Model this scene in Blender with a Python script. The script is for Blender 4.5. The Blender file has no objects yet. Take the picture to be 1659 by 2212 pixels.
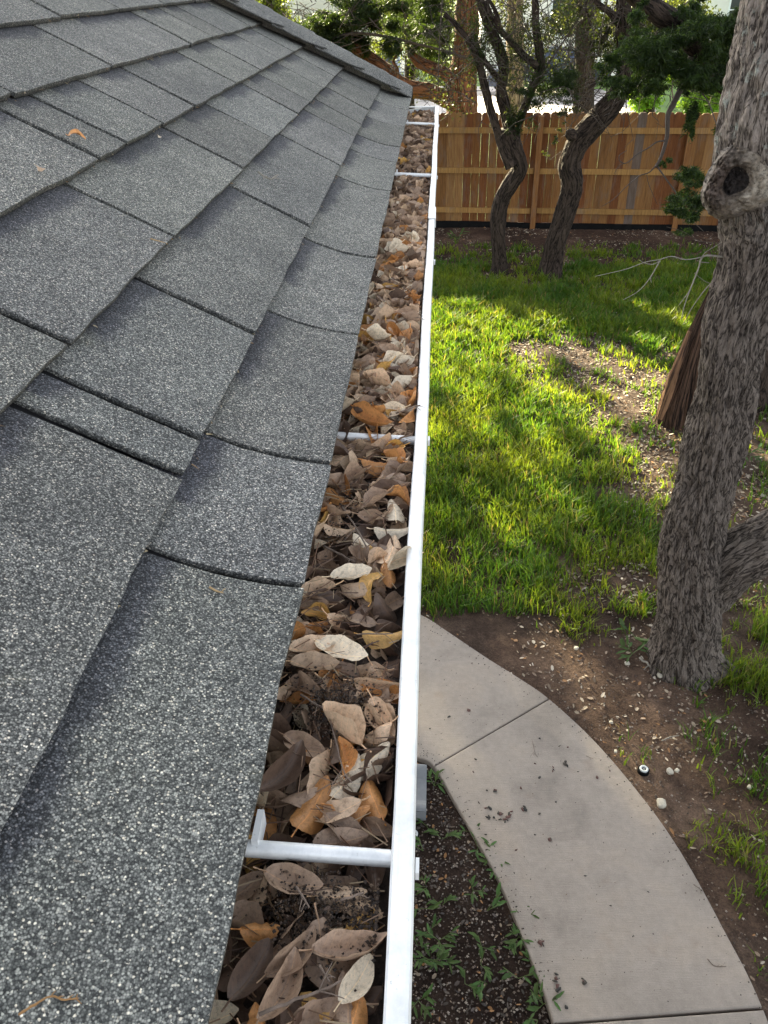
import bpy, bmesh, math, random
import numpy as np
from mathutils import Vector, Matrix, Quaternion
from mathutils import noise as mn

random.seed(7)
RNG = np.random.default_rng(7)
SC = bpy.context.scene
COL = SC.collection
R = math.radians

# ------------------------------------------------------------------ camera
# frame: +Y runs along the gutter, +X away from the house, Z up, ground at 0
FPX, CX, CY, H = 1740.0, 829.5, 1106.0, 3.81
CAMC = np.array([0.0, 0.0, H])
def _basis():
    Y = np.array([948 - CX, -60 - CY, FPX]); Y /= np.linalg.norm(Y)
    r = R(1.2); s = np.array([math.sin(r), math.cos(r), 0.0])
    D = s + np.array([0, 0, -(s @ Y) / Y[2]]); D /= np.linalg.norm(D)
    return np.cross(D, Y), Y, -D
BX, BY, BZ = _basis()
cam = bpy.data.objects.new('camera', bpy.data.cameras.new('camera'))
COL.objects.link(cam)
cam.data.sensor_fit = 'VERTICAL'; cam.data.sensor_height = 24.0
cam.data.lens = 24.0 * FPX / 2212.0
cam.data.clip_start = 0.02; cam.data.clip_end = 600
right = Vector((BX[0], BY[0], BZ[0])); up = -Vector((BX[1], BY[1], BZ[1])); back = -Vector((BX[2], BY[2], BZ[2]))
M3 = Matrix((right, up, back)).transposed()
cam.matrix_world = Matrix.Translation((0, 0, H)) @ M3.to_4x4()
SC.camera = cam
SC.render.resolution_x = 768; SC.render.resolution_y = 1024

# ------------------------------------------------------------------ light
SUN_EL, SUN_AZ = R(20.5), R(-25.0)          # azimuth measured from +Y towards +X
w = bpy.data.worlds.new('World'); SC.world = w; w.use_nodes = True
wn = w.node_tree; wn.nodes.clear()
sky = wn.nodes.new('ShaderNodeTexSky'); sky.sky_type = 'NISHITA'; sky.sun_disc = False
sky.sun_elevation = SUN_EL; sky.sun_rotation = SUN_AZ; sky.air_density = 1.0; sky.dust_density = 1.5; sky.ozone_density = 1.0
hs = wn.nodes.new('ShaderNodeHueSaturation'); hs.inputs['Saturation'].default_value = 0.30
bg = wn.nodes.new('ShaderNodeBackground'); bg.inputs[1].default_value = 0.066
wo = wn.nodes.new('ShaderNodeOutputWorld')
wn.links.new(sky.outputs[0], hs.inputs['Color']); wn.links.new(hs.outputs[0], bg.inputs[0]); wn.links.new(bg.outputs[0], wo.inputs[0])
sl = bpy.data.lights.new('sun', 'SUN'); sl.energy = 5.0; sl.angle = R(0.6); sl.color = (1.0, 0.88, 0.58)
so = bpy.data.objects.new('sun', sl); COL.objects.link(so)
sd = Vector((math.sin(SUN_AZ) * math.cos(SUN_EL), math.cos(SUN_AZ) * math.cos(SUN_EL), math.sin(SUN_EL)))
so.rotation_euler = sd.to_track_quat('Z', 'Y').to_euler()
SC.view_settings.view_transform = 'Standard'; SC.view_settings.look = 'None'
SC.view_settings.exposure = 3.05; SC.view_settings.gamma = 1.0

# ------------------------------------------------------------------ helpers
def ray(px, py):
    v = np.array([px - CX, py - CY, FPX]); return np.array([v @ BX, v @ BY, v @ BZ])
def G(px, py, z=0.0):
    d = ray(px, py); return CAMC + d * ((z - H) / d[2])
def PY(px, py, Y):
    d = ray(px, py); return CAMC + d * (Y / d[1])
def rad(p, wpx):                        # half width in metres of something wpx wide in the survey photo
    q = np.array(p) - CAMC
    dep = q[0] * BX[2] + q[1] * BY[2] + q[2] * BZ[2]
    return 0.5 * wpx * dep / FPX

def tag(o, label=None, cat=None, group=None, kind=None):
    if label: o['label'] = label
    if cat: o['category'] = cat
    if group: o['group'] = group
    if kind: o['kind'] = kind
    return o
def empty(name, loc=(0, 0, 0)):
    o = bpy.data.objects.new(name, None); COL.objects.link(o); o.location = loc; return o
def mesh_obj(name, V, F, mat=None, parent=None, smooth=False, uv=None, col=None):
    V = np.asarray(V, dtype=np.float32)
    me = bpy.data.meshes.new(name)
    if isinstance(F, np.ndarray):
        n, k = F.shape
        me.vertices.add(len(V)); me.vertices.foreach_set('co', V.ravel())
        me.loops.add(n * k); me.loops.foreach_set('vertex_index', F.astype(np.int32).ravel())
        me.polygons.add(n); me.polygons.foreach_set('loop_start', np.arange(0, n * k, k, dtype=np.int32))
        me.polygons.foreach_set('loop_total', np.full(n, k, dtype=np.int32))
        me.update(calc_edges=True)
    else:
        me.from_pydata(V.tolist(), [], F)
    if uv is not None:                   # per-vertex uv
        l = me.uv_layers.new(name='UVMap')
        idx = np.empty(len(me.loops), dtype=np.int32); me.loops.foreach_get('vertex_index', idx)
        l.data.foreach_set('uv', np.asarray(uv, dtype=np.float32)[idx].ravel())
    if col is not None:                  # per-vertex colour
        c = np.ones((len(V), 4), dtype=np.float32); c[:, :3] = col
        a = me.color_attributes.new('col', 'FLOAT_COLOR', 'POINT'); a.data.foreach_set('color', c.ravel())
    if mat:
        for m in (mat if isinstance(mat, list) else [mat]): me.materials.append(m)
    if smooth: me.polygons.foreach_set('use_smooth', np.ones(len(me.polygons), dtype=bool))
    me.validate()
    o = bpy.data.objects.new(name, me); COL.objects.link(o)
    if parent:
        o.parent = parent; o.matrix_parent_inverse = Matrix.Translation(-parent.location) if parent.type == 'EMPTY' else Matrix()
    return o

class MB:                                # mesh builder
    def __init__(s): s.v = []; s.f = []; s.uv = []; s.mi = []
    def box(s, c, d, rot=None, bevel=0, mi=0):
        c = Vector(c); hx, hy, hz = d[0] / 2, d[1] / 2, d[2] / 2
        b = len(s.v)
        for z in (-hz, hz):
            for y in (-hy, hy):
                for x in (-hx, hx):
                    p = Vector((x, y, z))
                    if rot: p = rot @ p
                    s.v.append(tuple(c + p))
        for f in ((0, 2, 3, 1), (4, 5, 7, 6), (0, 1, 5, 4), (2, 6, 7, 3), (0, 4, 6, 2), (1, 3, 7, 5)):
            s.f.append([b + i for i in f]); s.mi.append(mi)
    def quad(s, a, b, c, d, mi=0):
        n = len(s.v); s.v += [tuple(a), tuple(b), tuple(c), tuple(d)]; s.f.append([n, n + 1, n + 2, n + 3]); s.mi.append(mi)
    def tube(s, pts, rr, n=8, cap=True, jit=0.0, mi=0):
        pts = [Vector(p) for p in pts]; b0 = len(s.v); ref = None
        for i, p in enumerate(pts):
            t = (pts[min(i + 1, len(pts) - 1)] - pts[max(i - 1, 0)]).normalized()
            if ref is None:
                ref = t.orthogonal().normalized()
            ref = (ref - t * ref.dot(t)).normalized(); bi = t.cross(ref)
            r = rr[i] if hasattr(rr, '__len__') else rr
            for k in range(n):
                a = 2 * math.pi * k / n; q = r * (1 + (jit * (random.random() - .5) if jit else 0))
                s.v.append(tuple(p + (ref * math.cos(a) + bi * math.sin(a)) * q))
        for i in range(len(pts) - 1):
            for k in range(n):
                s.f.append([b0 + i * n + k, b0 + i * n + (k + 1) % n, b0 + (i + 1) * n + (k + 1) % n, b0 + (i + 1) * n + k]); s.mi.append(mi)
        if cap:
            s.f.append([b0 + k for k in range(n)][::-1]); s.mi.append(mi)
            s.f.append([b0 + (len(pts) - 1) * n + k for k in range(n)]); s.mi.append(mi)
    def build(s, name, mat, parent=None, smooth=False):
        o = mesh_obj(name, s.v, s.f, mat, parent, smooth)
        if any(s.mi): o.data.polygons.foreach_set('material_index', s.mi)
        return o

def catmull(P, n):
    P = [np.array(p, dtype=float) for p in P]
    Q = [2 * P[0] - P[1]] + P + [2 * P[-1] - P[-2]]; out = []
    for i in range(1, len(Q) - 2):
        for k in range(n):
            t = k / n; a, b, c, d = Q[i - 1], Q[i], Q[i + 1], Q[i + 2]
            out.append(.5 * ((2 * b) + (c - a) * t + (2 * a - 5 * b + 4 * c - d) * t * t + (-a + 3 * b - 3 * c + d) * t ** 3))
    out.append(P[-1]); return out

# ------------------------------------------------------------------ materials
def mat(name):
    m = bpy.data.materials.new(name); m.use_nodes = True; t = m.node_tree; t.nodes.clear()
    o = t.nodes.new('ShaderNodeOutputMaterial'); b = t.nodes.new('ShaderNodeBsdfPrincipled')
    t.links.new(b.outputs[0], o.inputs[0]); return m, t, b, o
def N(t, ty, **k):
    n = t.nodes.new(ty)
    for a, v in k.items():
        if a.startswith('_'): setattr(n, a[1:], v)
        elif isinstance(n.inputs.get(a.replace('__', ' ')), bpy.types.NodeSocket): n.inputs[a.replace('__', ' ')].default_value = v
    return n
def ramp(t, src, stops, interp='LINEAR'):
    r = t.nodes.new('ShaderNodeValToRGB'); r.color_ramp.interpolation = interp
    e = r.color_ramp.elements
    while len(e) > 1: e.remove(e[-1])
    e[0].position = stops[0][0]; e[0].color = (*stops[0][1], 1)
    for p, c in stops[1:]:
        x = e.new(p); x.color = (*c, 1)
    t.links.new(src, r.inputs[0]); return r.outputs[0]
def coord(t, kind='Object', scale=(1, 1, 1), rot=(0, 0, 0)):
    c = t.nodes.new('ShaderNodeTexCoord'); m = t.nodes.new('ShaderNodeMapping')
    m.inputs['Scale'].default_value = scale; m.inputs['Rotation'].default_value = rot
    t.links.new(c.outputs[kind], m.inputs[0]); return m.outputs[0]
def noise_(t, vec, scale, detail=4, rough=.6, dist=0):
    n = t.nodes.new('ShaderNodeTexNoise'); n.inputs['Scale'].default_value = scale; n.inputs['Detail'].default_value = detail
    n.inputs['Roughness'].default_value = rough; n.inputs['Distortion'].default_value = dist
    t.links.new(vec, n.inputs['Vector']); return n.outputs[0]
def mix(t, a, b, fac, mode='MIX'):
    m = t.nodes.new('ShaderNodeMix'); m.data_type = 'RGBA'; m.blend_type = mode; m.clamp_factor = True
    for s, v in ((m.inputs[0], fac), (m.inputs[6], a), (m.inputs[7], b)):
        if isinstance(v, bpy.types.NodeSocket): t.links.new(v, s)
        elif isinstance(v, tuple): s.default_value = (*v, 1)
        else: s.default_value = v
    return m.outputs[2]
def math_(t, op, a, b=0.0, c=None):
    m = t.nodes.new('ShaderNodeMath'); m.operation = op
    for s, v in ((m.inputs[0], a), (m.inputs[1], b)) + (((m.inputs[2], c),) if c is not None else ()):
        if isinstance(v, bpy.types.NodeSocket): t.links.new(v, s)
        else: s.default_value = v
    return m.outputs[0]
def bump(t, b, h, strength, dist=0.01, prev=None):
    n = t.nodes.new('ShaderNodeBump'); n.inputs['Strength'].default_value = strength; n.inputs['Distance'].default_value = dist
    t.links.new(h, n.inputs['Height'])
    if prev is not None: t.links.new(prev, n.inputs['Normal'])
    t.links.new(n.outputs[0], b.inputs['Normal']); return n.outputs[0]
def plain(name, c, rough=.6, metal=0.0, nscale=30, var=.25, bstr=.1, bd=.002):
    m, t, b, o = mat(name); v = coord(t)
    n = noise_(t, v, nscale, 5, .65)
    lo = tuple(x * (1 - var) for x in c); hi = tuple(min(1, x * (1 + var)) for x in c)
    t.links.new(ramp(t, n, [(.3, lo), (.7, hi)]), b.inputs['Base Color'])
    b.inputs['Roughness'].default_value = rough; b.inputs['Metallic'].default_value = metal
    if max(c) < .02: b.inputs['Specular IOR Level'].default_value = .06
    if bstr: bump(t, b, n, bstr, bd)
    return m

def m_shingle(name='shingle'):
    m, t, b, o = mat(name); v = coord(t)
    vo = t.nodes.new('ShaderNodeTexVoronoi'); vo.inputs['Scale'].default_value = 830; t.links.new(v, vo.inputs['Vector'])
    sep = t.nodes.new('ShaderNodeSeparateColor'); t.links.new(vo.outputs['Color'], sep.inputs[0])
    g = ramp(t, sep.outputs[0], [(0, (.026, .027, .028)), (.32, (.056, .058, .058)), (.60, (.100, .102, .100)), (.80, (.170, .171, .165)), (.93, (.235, .235, .222)), (.985, (.40, .36, .31)), (1, (.52, .49, .44))])
    big = noise_(t, v, 5, 4, .6); med = noise_(t, v, 38, 3, .6)
    g = mix(t, g, ramp(t, big, [(.3, (.90, .91, .92)), (.7, (1.38, 1.38, 1.34))]), 1.0, 'MULTIPLY')
    g = mix(t, g, ramp(t, med, [(.3, (.85, .85, .85)), (.7, (1.14, 1.14, 1.14))]), 1.0, 'MULTIPLY')
    g = mix(t, g, ramp(t, vo.outputs['Distance'], [(.22, (1.58, 1.57, 1.53)), (.45, (1.36, 1.355, 1.32)), (.70, (.60, .60, .60))]), 1.0, 'MULTIPLY')
    # bluish black shadow-line granules blended into the head of every tab
    uvn = t.nodes.new('ShaderNodeUVMap'); s2 = t.nodes.new('ShaderNodeSeparateXYZ'); t.links.new(uvn.outputs[0], s2.inputs[0])
    wob = noise_(t, v, 22, 4, .7)
    vv = math_(t, 'ADD', s2.outputs[1], math_(t, 'MULTIPLY', math_(t, 'SUBTRACT', wob, .5), .30))
    vv = math_(t, 'ADD', vv, math_(t, 'MULTIPLY', s2.outputs[0], .10))
    up_ = N(t, 'ShaderNodeMapRange', _interpolation_type='SMOOTHSTEP'); up_.inputs[1].default_value = .80; up_.inputs[2].default_value = .98
    t.links.new(vv, up_.inputs[0])
    uu = math_(t, 'ADD', s2.outputs[0], math_(t, 'MULTIPLY', math_(t, 'SUBTRACT', wob, .5), .12))
    st = N(t, 'ShaderNodeMapRange', _interpolation_type='SMOOTHSTEP'); st.inputs[1].default_value = .33; st.inputs[2].default_value = .40
    t.links.new(uu, st.inputs[0])
    band = math_(t, 'MULTIPLY', up_.outputs[0], st.outputs[0])
    g = mix(t, g, mix(t, g, (.30, .31, .42), 1.0, 'MULTIPLY'), math_(t, 'MULTIPLY', band, .85))
    ca = t.nodes.new('ShaderNodeVertexColor'); ca.layer_name = 'col'
    g = mix(t, g, ca.outputs[0], 1.0, 'MULTIPLY')
    # a little pollen and moss dust
    ms = noise_(t, v, 9, 5, .7)
    g = mix(t, g, (.15, .15, .07), math_(t, 'MULTIPLY', ramp(t, ms, [(.62, (0, 0, 0)), (.8, (1, 1, 1))]), .25))
    t.links.new(g, b.inputs['Base Color']); b.inputs['Roughness'].default_value = .85
    b.inputs['Specular IOR Level'].default_value = .35
    hgt = math_(t, 'SUBTRACT', sep.outputs[1], math_(t, 'MULTIPLY', vo.outputs['Distance'], .8))
    bump(t, b, hgt, .6, .0011)
    return m

def m_leaf(name, trans=.15, rough=.5, spots=True):
    m, t, b, o = mat(name)
    ca = t.nodes.new('ShaderNodeVertexColor'); ca.layer_name = 'col'
    oi = t.nodes.new('ShaderNodeObjectInfo')
    hsv = t.nodes.new('ShaderNodeHueSaturation')
    t.links.new(ca.outputs[0], hsv.inputs['Color'])
    t.links.new(math_(t, 'MULTIPLY_ADD', oi.outputs['Random'], .45, .78), hsv.inputs['Value'])
    c = hsv.outputs[0]
    v = coord(t)
    if spots:
        n = noise_(t, v, 260, 4, .7); n2 = noise_(t, v, 900, 2, .6)
        c = mix(t, c, ramp(t, n, [(.28, (.5, .46, .42)), (.5, (1, 1, 1)), (.75, (1.2, 1.15, 1.1))]), 1.0, 'MULTIPLY')
        c = mix(t, c, (.05, .03, .02), ramp(t, n2, [(.66, (0, 0, 0)), (.74, (.7, .7, .7))]))
        uvn = t.nodes.new('ShaderNodeUVMap'); s2 = t.nodes.new('ShaderNodeSeparateXYZ'); t.links.new(uvn.outputs[0], s2.inputs[0])
        rib = math_(t, 'ABSOLUTE', math_(t, 'SUBTRACT', s2.outputs[1], .5))
        ribm = ramp(t, rib, [(.012, (1, 1, 1)), (.04, (0, 0, 0))])
        # side veins
        sv = math_(t, 'SINE', math_(t, 'MULTIPLY', math_(t, 'SUBTRACT', s2.outputs[0], math_(t, 'MULTIPLY', rib, .45)), 62.0))
        svm = ramp(t, sv, [(.93, (0, 0, 0)), (.99, (.45, .45, .45))])
        vm = mix(t, ribm, svm, 1.0, 'ADD')
        c = mix(t, c, mix(t, c, (1.35, 1.25, 1.1), 1.0, 'MULTIPLY'), vm)
        bump(t, b, vm, .35, .0006)
    t.links.new(c, b.inputs['Base Color']); b.inputs['Roughness'].default_value = rough
    if trans:
        tr = t.nodes.new('ShaderNodeBsdfTranslucent'); t.links.new(c, tr.inputs[0])
        ms = t.nodes.new('ShaderNodeMixShader'); ms.inputs[0].default_value = trans
        t.links.new(b.outputs[0], ms.inputs[1]); t.links.new(tr.outputs[0], ms.inputs[2]); t.links.new(ms.outputs[0], o.inputs[0])
    return m

def m_green(name, trans=.45, tint=(1.25, 1.2, .5)):
    m, t, b, o = mat(name)
    ca = t.nodes.new('ShaderNodeVertexColor'); ca.layer_name = 'col'
    t.links.new(ca.outputs[0], b.inputs['Base Color']); b.inputs['Roughness'].default_value = .5
    b.inputs['Specular IOR Level'].default_value = .3
    tr = t.nodes.new('ShaderNodeBsdfTranslucent')
    t.links.new(mix(t, ca.outputs[0], tint, 1.0, 'MULTIPLY'), tr.inputs[0])
    ms = t.nodes.new('ShaderNodeMixShader'); ms.inputs[0].default_value = trans
    t.links.new(b.outputs[0], ms.inputs[1]); t.links.new(tr.outputs[0], ms.inputs[2]); t.links.new(ms.outputs[0], o.inputs[0])
    return m

def m_bark(name, c_hi, c_lo, su=22, sv=5, lichen=0.0, bs=1.0, bd=.012):
    m, t, b, o = mat(name)
    uvv = coord(t, 'UV', (su, sv, 1))
    ov = coord(t)
    dn = t.nodes.new('ShaderNodeTexNoise'); dn.inputs['Scale'].default_value = 1.3; dn.inputs['Detail'].default_value = 4; t.links.new(uvv, dn.inputs['Vector'])
    va = t.nodes.new('ShaderNodeVectorMath'); va.operation = 'MULTIPLY_ADD'; va.inputs[1].default_value = (1.3, 1.3, 0)
    t.links.new(dn.outputs['Color'], va.inputs[0]); t.links.new(uvv, va.inputs[2])
    vo = t.nodes.new('ShaderNodeTexVoronoi'); vo.feature = 'DISTANCE_TO_EDGE'; vo.inputs['Scale'].default_value = 1.0; t.links.new(va.outputs[0], vo.inputs['Vector'])
    vc = t.nodes.new('ShaderNodeTexVoronoi'); vc.inputs['Scale'].default_value = 1.0; t.links.new(va.outputs[0], vc.inputs['Vector'])
    fine = noise_(t, ov, 70, 5, .7)
    def crack(scale, sx_, sy_, wd_, off):
        mp = t.nodes.new('ShaderNodeMapping'); mp.inputs['Scale'].default_value = (sx_, sy_, 1); mp.inputs['Location'].default_value = (off, off * .7, 0); t.links.new(uvv, mp.inputs[0])
        q_ = noise_(t, mp.outputs[0], scale, 3, .55, .9)
        return math_(t, 'MINIMUM', math_(t, 'MULTIPLY', math_(t, 'ABSOLUTE', math_(t, 'SUBTRACT', q_, .5)), wd_), 1.0)
    h = math_(t, 'MULTIPLY', crack(.42, 1, .62, 11, 3.1), .55)
    h = math_(t, 'ADD', h, math_(t, 'MULTIPLY', crack(.8, 1, .8, 8, 9.4), .30))
    h = math_(t, 'ADD', h, math_(t, 'MULTIPLY', math_(t, 'MINIMUM', vo.outputs['Distance'], .3), .5))
    fib = noise_(t, uvv, 1.6, 5, .75, .6)
    h = math_(t, 'ADD', math_(t, 'MULTIPLY', h, .72), math_(t, 'ADD', math_(t, 'MULTIPLY', fine, .20), math_(t, 'MULTIPLY', fib, .22)))
    c = ramp(t, h, [(.26, tuple(x * .45 for x in c_lo)), (.42, c_lo), (.66, c_hi), (.86, tuple(x * 1.4 for x in c_hi))])
    sp = t.nodes.new('ShaderNodeSeparateColor'); t.links.new(vc.outputs['Color'], sp.inputs[0])
    c = mix(t, c, ramp(t, sp.outputs[0], [(0, (.88, .87, .86)), (1, (1.12, 1.12, 1.12))]), 1.0, 'MULTIPLY')
    if lichen:
        gm = t.nodes.new('ShaderNodeNewGeometry'); sz = t.nodes.new('ShaderNodeSeparateXYZ'); t.links.new(gm.outputs['Position'], sz.inputs[0])
        hi = t.nodes.new('ShaderNodeMapRange'); hi.inputs[1].default_value = 2.75; hi.inputs[2].default_value = 3.25; t.links.new(sz.outputs[2], hi.inputs[0])
        c = mix(t, c, mix(t, c, (1.55, 1.58, 1.60), 1.0, 'MULTIPLY'), hi.outputs[0])
        ln = noise_(t, ov, 9, 5, .75)
        c = mix(t, c, (.42, .50, .46), math_(t, 'MULTIPLY', math_(t, 'MULTIPLY', ramp(t, ln, [(.56, (0, 0, 0)), (.66, (1, 1, 1))]), lichen), hi.outputs[0]))
    t.links.new(c, b.inputs['Base Color']); b.inputs['Roughness'].default_value = .9
    b.inputs['Specular IOR Level'].default_value = .2
    bump(t, b, h, bs, bd)
    return m

def m_ground():
    m, t, b, o = mat('soil'); v = coord(t)
    n1 = noise_(t, v, 1.1, 5, .6); n2 = noise_(t, v, 14, 6, .7); n3 = noise_(t, v, 90, 4, .7)
    base = ramp(t, n1, [(.35, (.040, .028, .022)), (.5, (.072, .051, .040)), (.68, (.15, .112, .088))])
    c = mix(t, base, ramp(t, n2, [(.3, (.55, .52, .5)), (.7, (1.4, 1.35, 1.3))]), 1.0, 'MULTIPLY')
    c = mix(t, c, ramp(t, n3, [(.3, (.6, .6, .6)), (.7, (1.45, 1.4, 1.35))]), 1.0, 'MULTIPLY')
    ca = t.nodes.new('ShaderNodeVertexColor'); ca.layer_name = 'col'
    c = mix(t, c, ca.outputs[0], 1.0, 'MULTIPLY')
    t.links.new(c, b.inputs['Base Color']); b.inputs['Roughness'].default_value = .95; b.inputs['Specular IOR Level'].default_value = .15
    h = math_(t, 'ADD', n2, math_(t, 'MULTIPLY', n3, .5)); bump(t, b, h, .9, .03)
    return m

def m_concrete(name, c, stain=.5):
    m, t, b, o = mat(name); v = coord(t)
    n1 = noise_(t, v, 2.2, 6, .62, .4); n2 = noise_(t, v, 160, 3, .6); n3 = noise_(t, v, 25, 5, .7)
    g = ramp(t, n1, [(.3, tuple(x * (1 - .22 * stain * 2) for x in c)), (.5, c), (.72, (c[0] * 1.10, c[1] * 1.06, c[2] * 1.0))])
    g = mix(t, g, ramp(t, n3, [(.3, (.88, .88, .88)), (.7, (1.08, 1.08, 1.08))]), 1.0, 'MULTIPLY')
    g = mix(t, g, ramp(t, n2, [(.3, (.9, .9, .9)), (.7, (1.07, 1.07, 1.07))]), 1.0, 'MULTIPLY')
    st = noise_(t, v, 6, 3, .5)
    g = mix(t, g, (.20, .13, .085), math_(t, 'MULTIPLY', ramp(t, st, [(.63, (0, 0, 0)), (.78, (1, 1, 1))]), .30))
    t.links.new(g, b.inputs['Base Color']); b.inputs['Roughness'].default_value = .85
    dk = noise_(t, v, 3.3, 6, .7, .8)
    for l_ in list(t.links):
        if l_.to_socket == b.inputs['Base Color']: t.links.remove(l_)
    g = mix(t, g, (.16, .15, .14), math_(t, 'MULTIPLY', ramp(t, dk, [(.54, (0, 0, 0)), (.74, (1, 1, 1))]), .22))
    t.links.new(g, b.inputs['Base Color'])
    br = noise_(t, coord(t, 'Object', (4, 150, 1), (0, 0, .45)), 1.5, 3, .6)
    bump(t, b, math_(t, 'ADD', math_(t, 'ADD', n2, n3), math_(t, 'MULTIPLY', br, 1.2)), .35, .004)
    return m

def m_wood(name):
    m, t, b, o = mat(name)
    ca = t.nodes.new('ShaderNodeVertexColor'); ca.layer_name = 'col'
    v = coord(t, 'Object', (14, 14, .9)); n = noise_(t, v, 3.5, 6, .65, .6)
    v2 = coord(t, 'Object', (60, 60, 3)); n2 = noise_(t, v2, 2, 4, .6)
    c = mix(t, ca.outputs[0], ramp(t, n, [(.3, (.62, .55, .5)), (.55, (1, 1, 1)), (.75, (1.2, 1.2, 1.15))]), 1.0, 'MULTIPLY')
    c = mix(t, c, ramp(t, n2, [(.35, (.85, .83, .8)), (.65, (1.1, 1.1, 1.1))]), 1.0, 'MULTIPLY')
    t.links.new(c, b.inputs['Base Color']); b.inputs['Roughness'].default_value = .75; b.inputs['Specular IOR Level'].default_value = .25
    gr = noise_(t, coord(t, 'Object', (7, 7, 2.2)), 1.0, 5, .7)
    c2_ = mix(t, c, (.14, .125, .11), math_(t, 'MULTIPLY', ramp(t, gr, [(.52, (0, 0, 0)), (.72, (1, 1, 1))]), .45)); t.links.new(c2_, b.inputs['Base Color'])
    bump(t, b, n, .4, .004); return m

def m_alu():
    m, t, b, o = mat('painted_aluminium'); v = coord(t)
    n = noise_(t, v, 30, 5, .7); n2 = noise_(t, v, 300, 3, .7); v3 = coord(t, 'Object', (60, 2, 60)); n3 = noise_(t, v3, 4, 4, .6)
    c = ramp(t, n, [(.3, (.60, .62, .63)), (.55, (.78, .79, .795)), (.8, (.84, .84, .835))])
    c = mix(t, c, (.26, .25, .22), ramp(t, n2, [(.66, (0, 0, 0)), (.76, (.7, .7, .7))]))
    n4 = noise_(t, coord(t, 'Object', (40, 9, 40)), 3, 6, .75); c = mix(t, c, (.33, .31, .27), math_(t, 'MULTIPLY', ramp(t, n4, [(.60, (0, 0, 0)), (.78, (1, 1, 1))]), .5))
    c = mix(t, c, (.50, .52, .54), math_(t, 'MULTIPLY', ramp(t, n3, [(.55, (0, 0, 0)), (.75, (1, 1, 1))]), .35))
    t.links.new(c, b.inputs['Base Color']); b.inputs['Roughness'].default_value = .38; b.inputs['Metallic'].default_value = .15
    bump(t, b, n, .15, .002); return m

MS = m_shingle(); MALU = m_alu(); MLEAF = m_leaf('dry_leaf', .12); MLIT = m_leaf('litter_leaf', .1, .7, False)
MGRASS = m_green('grass_blade', .5, (1.9, 1.65, .55)); MFOL = m_green('foliage', .45, (1.9, 1.8, .7)); MWEED = m_green('weed_leaf', .3, (1.2, 1.2, .6))
MBARK = m_bark('oak_bark', (.128, .107, .092), (.040, .032, .027), 92, 30, .5, 1.0, .010)
MBARKL = m_bark('oak_bark_lichen', (.27, .25, .235), (.09, .08, .074), 40, 16, .5, .9, .012)
MBARK2 = m_bark('brown_bark', (.046, .033, .026), (.014, .010, .008), 44, 15, 0, 1.0, .015)
MBARK3 = m_bark('orange_brown_bark', (.15, .070, .034), (.055, .026, .014), 26, 8, 0, 1.0, .03)
MBLK = plain('seam_shade_black', (.012, .012, .013), .9, 0, 80, .3)  # flat black for the shade inside the shingle seams
MSOIL = m_ground(); MCONC = m_concrete('path_concrete', (.305, .262, .222), .6); MCONC2 = m_concrete('driveway_concrete', (.62, .56, .52), .2)
MWOOD = m_wood('cedar_board')
MTWIG = plain('twig', (.15, .11, .085), .85, 0, 120, .35, .4, .002)
MTWIGD = plain('dark_twig', (.055, .042, .034), .9, 0, 60, .3)
MPTWIG = plain('pale_twig', (.22, .20, .165), .85, 0, 60, .25, .3, .003)
MMATTE = plain('matte_black', (.008, .008, .008), .85, 0, 12, .3, .3, .01)
MCB = plain('splash_concrete', (.17, .18, .19), .8, 0, 30, .12, .2, .002)
MWHITE = plain('white_trim', (.72, .72, .70), .5, 0, 6, .05)

# ================================================================== SETTING
def vnoise(x, y, s, seed=0.0): return mn.noise(Vector((x * s, y * s, seed)))
# detailed soil near the camera
xs = np.arange(-2.0, 9.01, .07); ys = np.arange(-1.5, 15.6, .07)
XX, YY = np.meshgrid(xs, ys); nx, ny = len(xs), len(ys)
ZZ = np.array([-.035 + .022 * vnoise(x, y, 1.1) + .016 * vnoise(x, y, 4.5, 3) + .008 * vnoise(x, y, 13, 5) for x, y in zip(XX.ravel(), YY.ravel())])
xf, yf = XX.ravel(), YY.ravel()
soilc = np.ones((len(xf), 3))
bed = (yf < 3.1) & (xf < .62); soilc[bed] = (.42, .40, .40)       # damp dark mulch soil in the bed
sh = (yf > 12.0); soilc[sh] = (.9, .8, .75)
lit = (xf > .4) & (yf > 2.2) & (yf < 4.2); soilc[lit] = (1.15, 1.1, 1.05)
idx = np.arange(nx * ny).reshape(ny, nx)
F = np.stack([idx[:-1, :-1], idx[:-1, 1:], idx[1:, 1:], idx[1:, :-1]], -1).reshape(-1, 4)
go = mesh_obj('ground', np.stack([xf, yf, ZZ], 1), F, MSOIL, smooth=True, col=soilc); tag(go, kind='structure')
ml, t, b, o_ = mat('lawn_far'); v = coord(t)
t.links.new(ramp(t, noise_(t, v, .35, 6, .7), [(.3, (.05, .10, .015)), (.5, (.10, .19, .02)), (.7, (.16, .25, .03))]), b.inputs['Base Color'])
b.inputs['Roughness'].default_value = .9
fl = mesh_obj('lawn', [(-150, 15.5, -.05), (250, 15.5, -.05), (250, 300, -.05), (-150, 300, -.05)], [[0, 1, 2, 3]], ml); tag(fl, kind='structure')
fg = mesh_obj('earth', [(-150, -100, -.14), (250, -100, -.14), (250, 15.6, -.14), (-150, 15.6, -.14)], [[0, 1, 2, 3]], MSOIL, col=np.ones((4, 3))); tag(fg, kind='structure')
pa = G(1418, 238); pb = G(1325, 192); 
mb = MB()
V = [(-14, 22, .0), (pa[0], pa[1], .0), (pb[0] - .5, pb[1], .0), (-14, pb[1] + 6, .0)]
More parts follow.
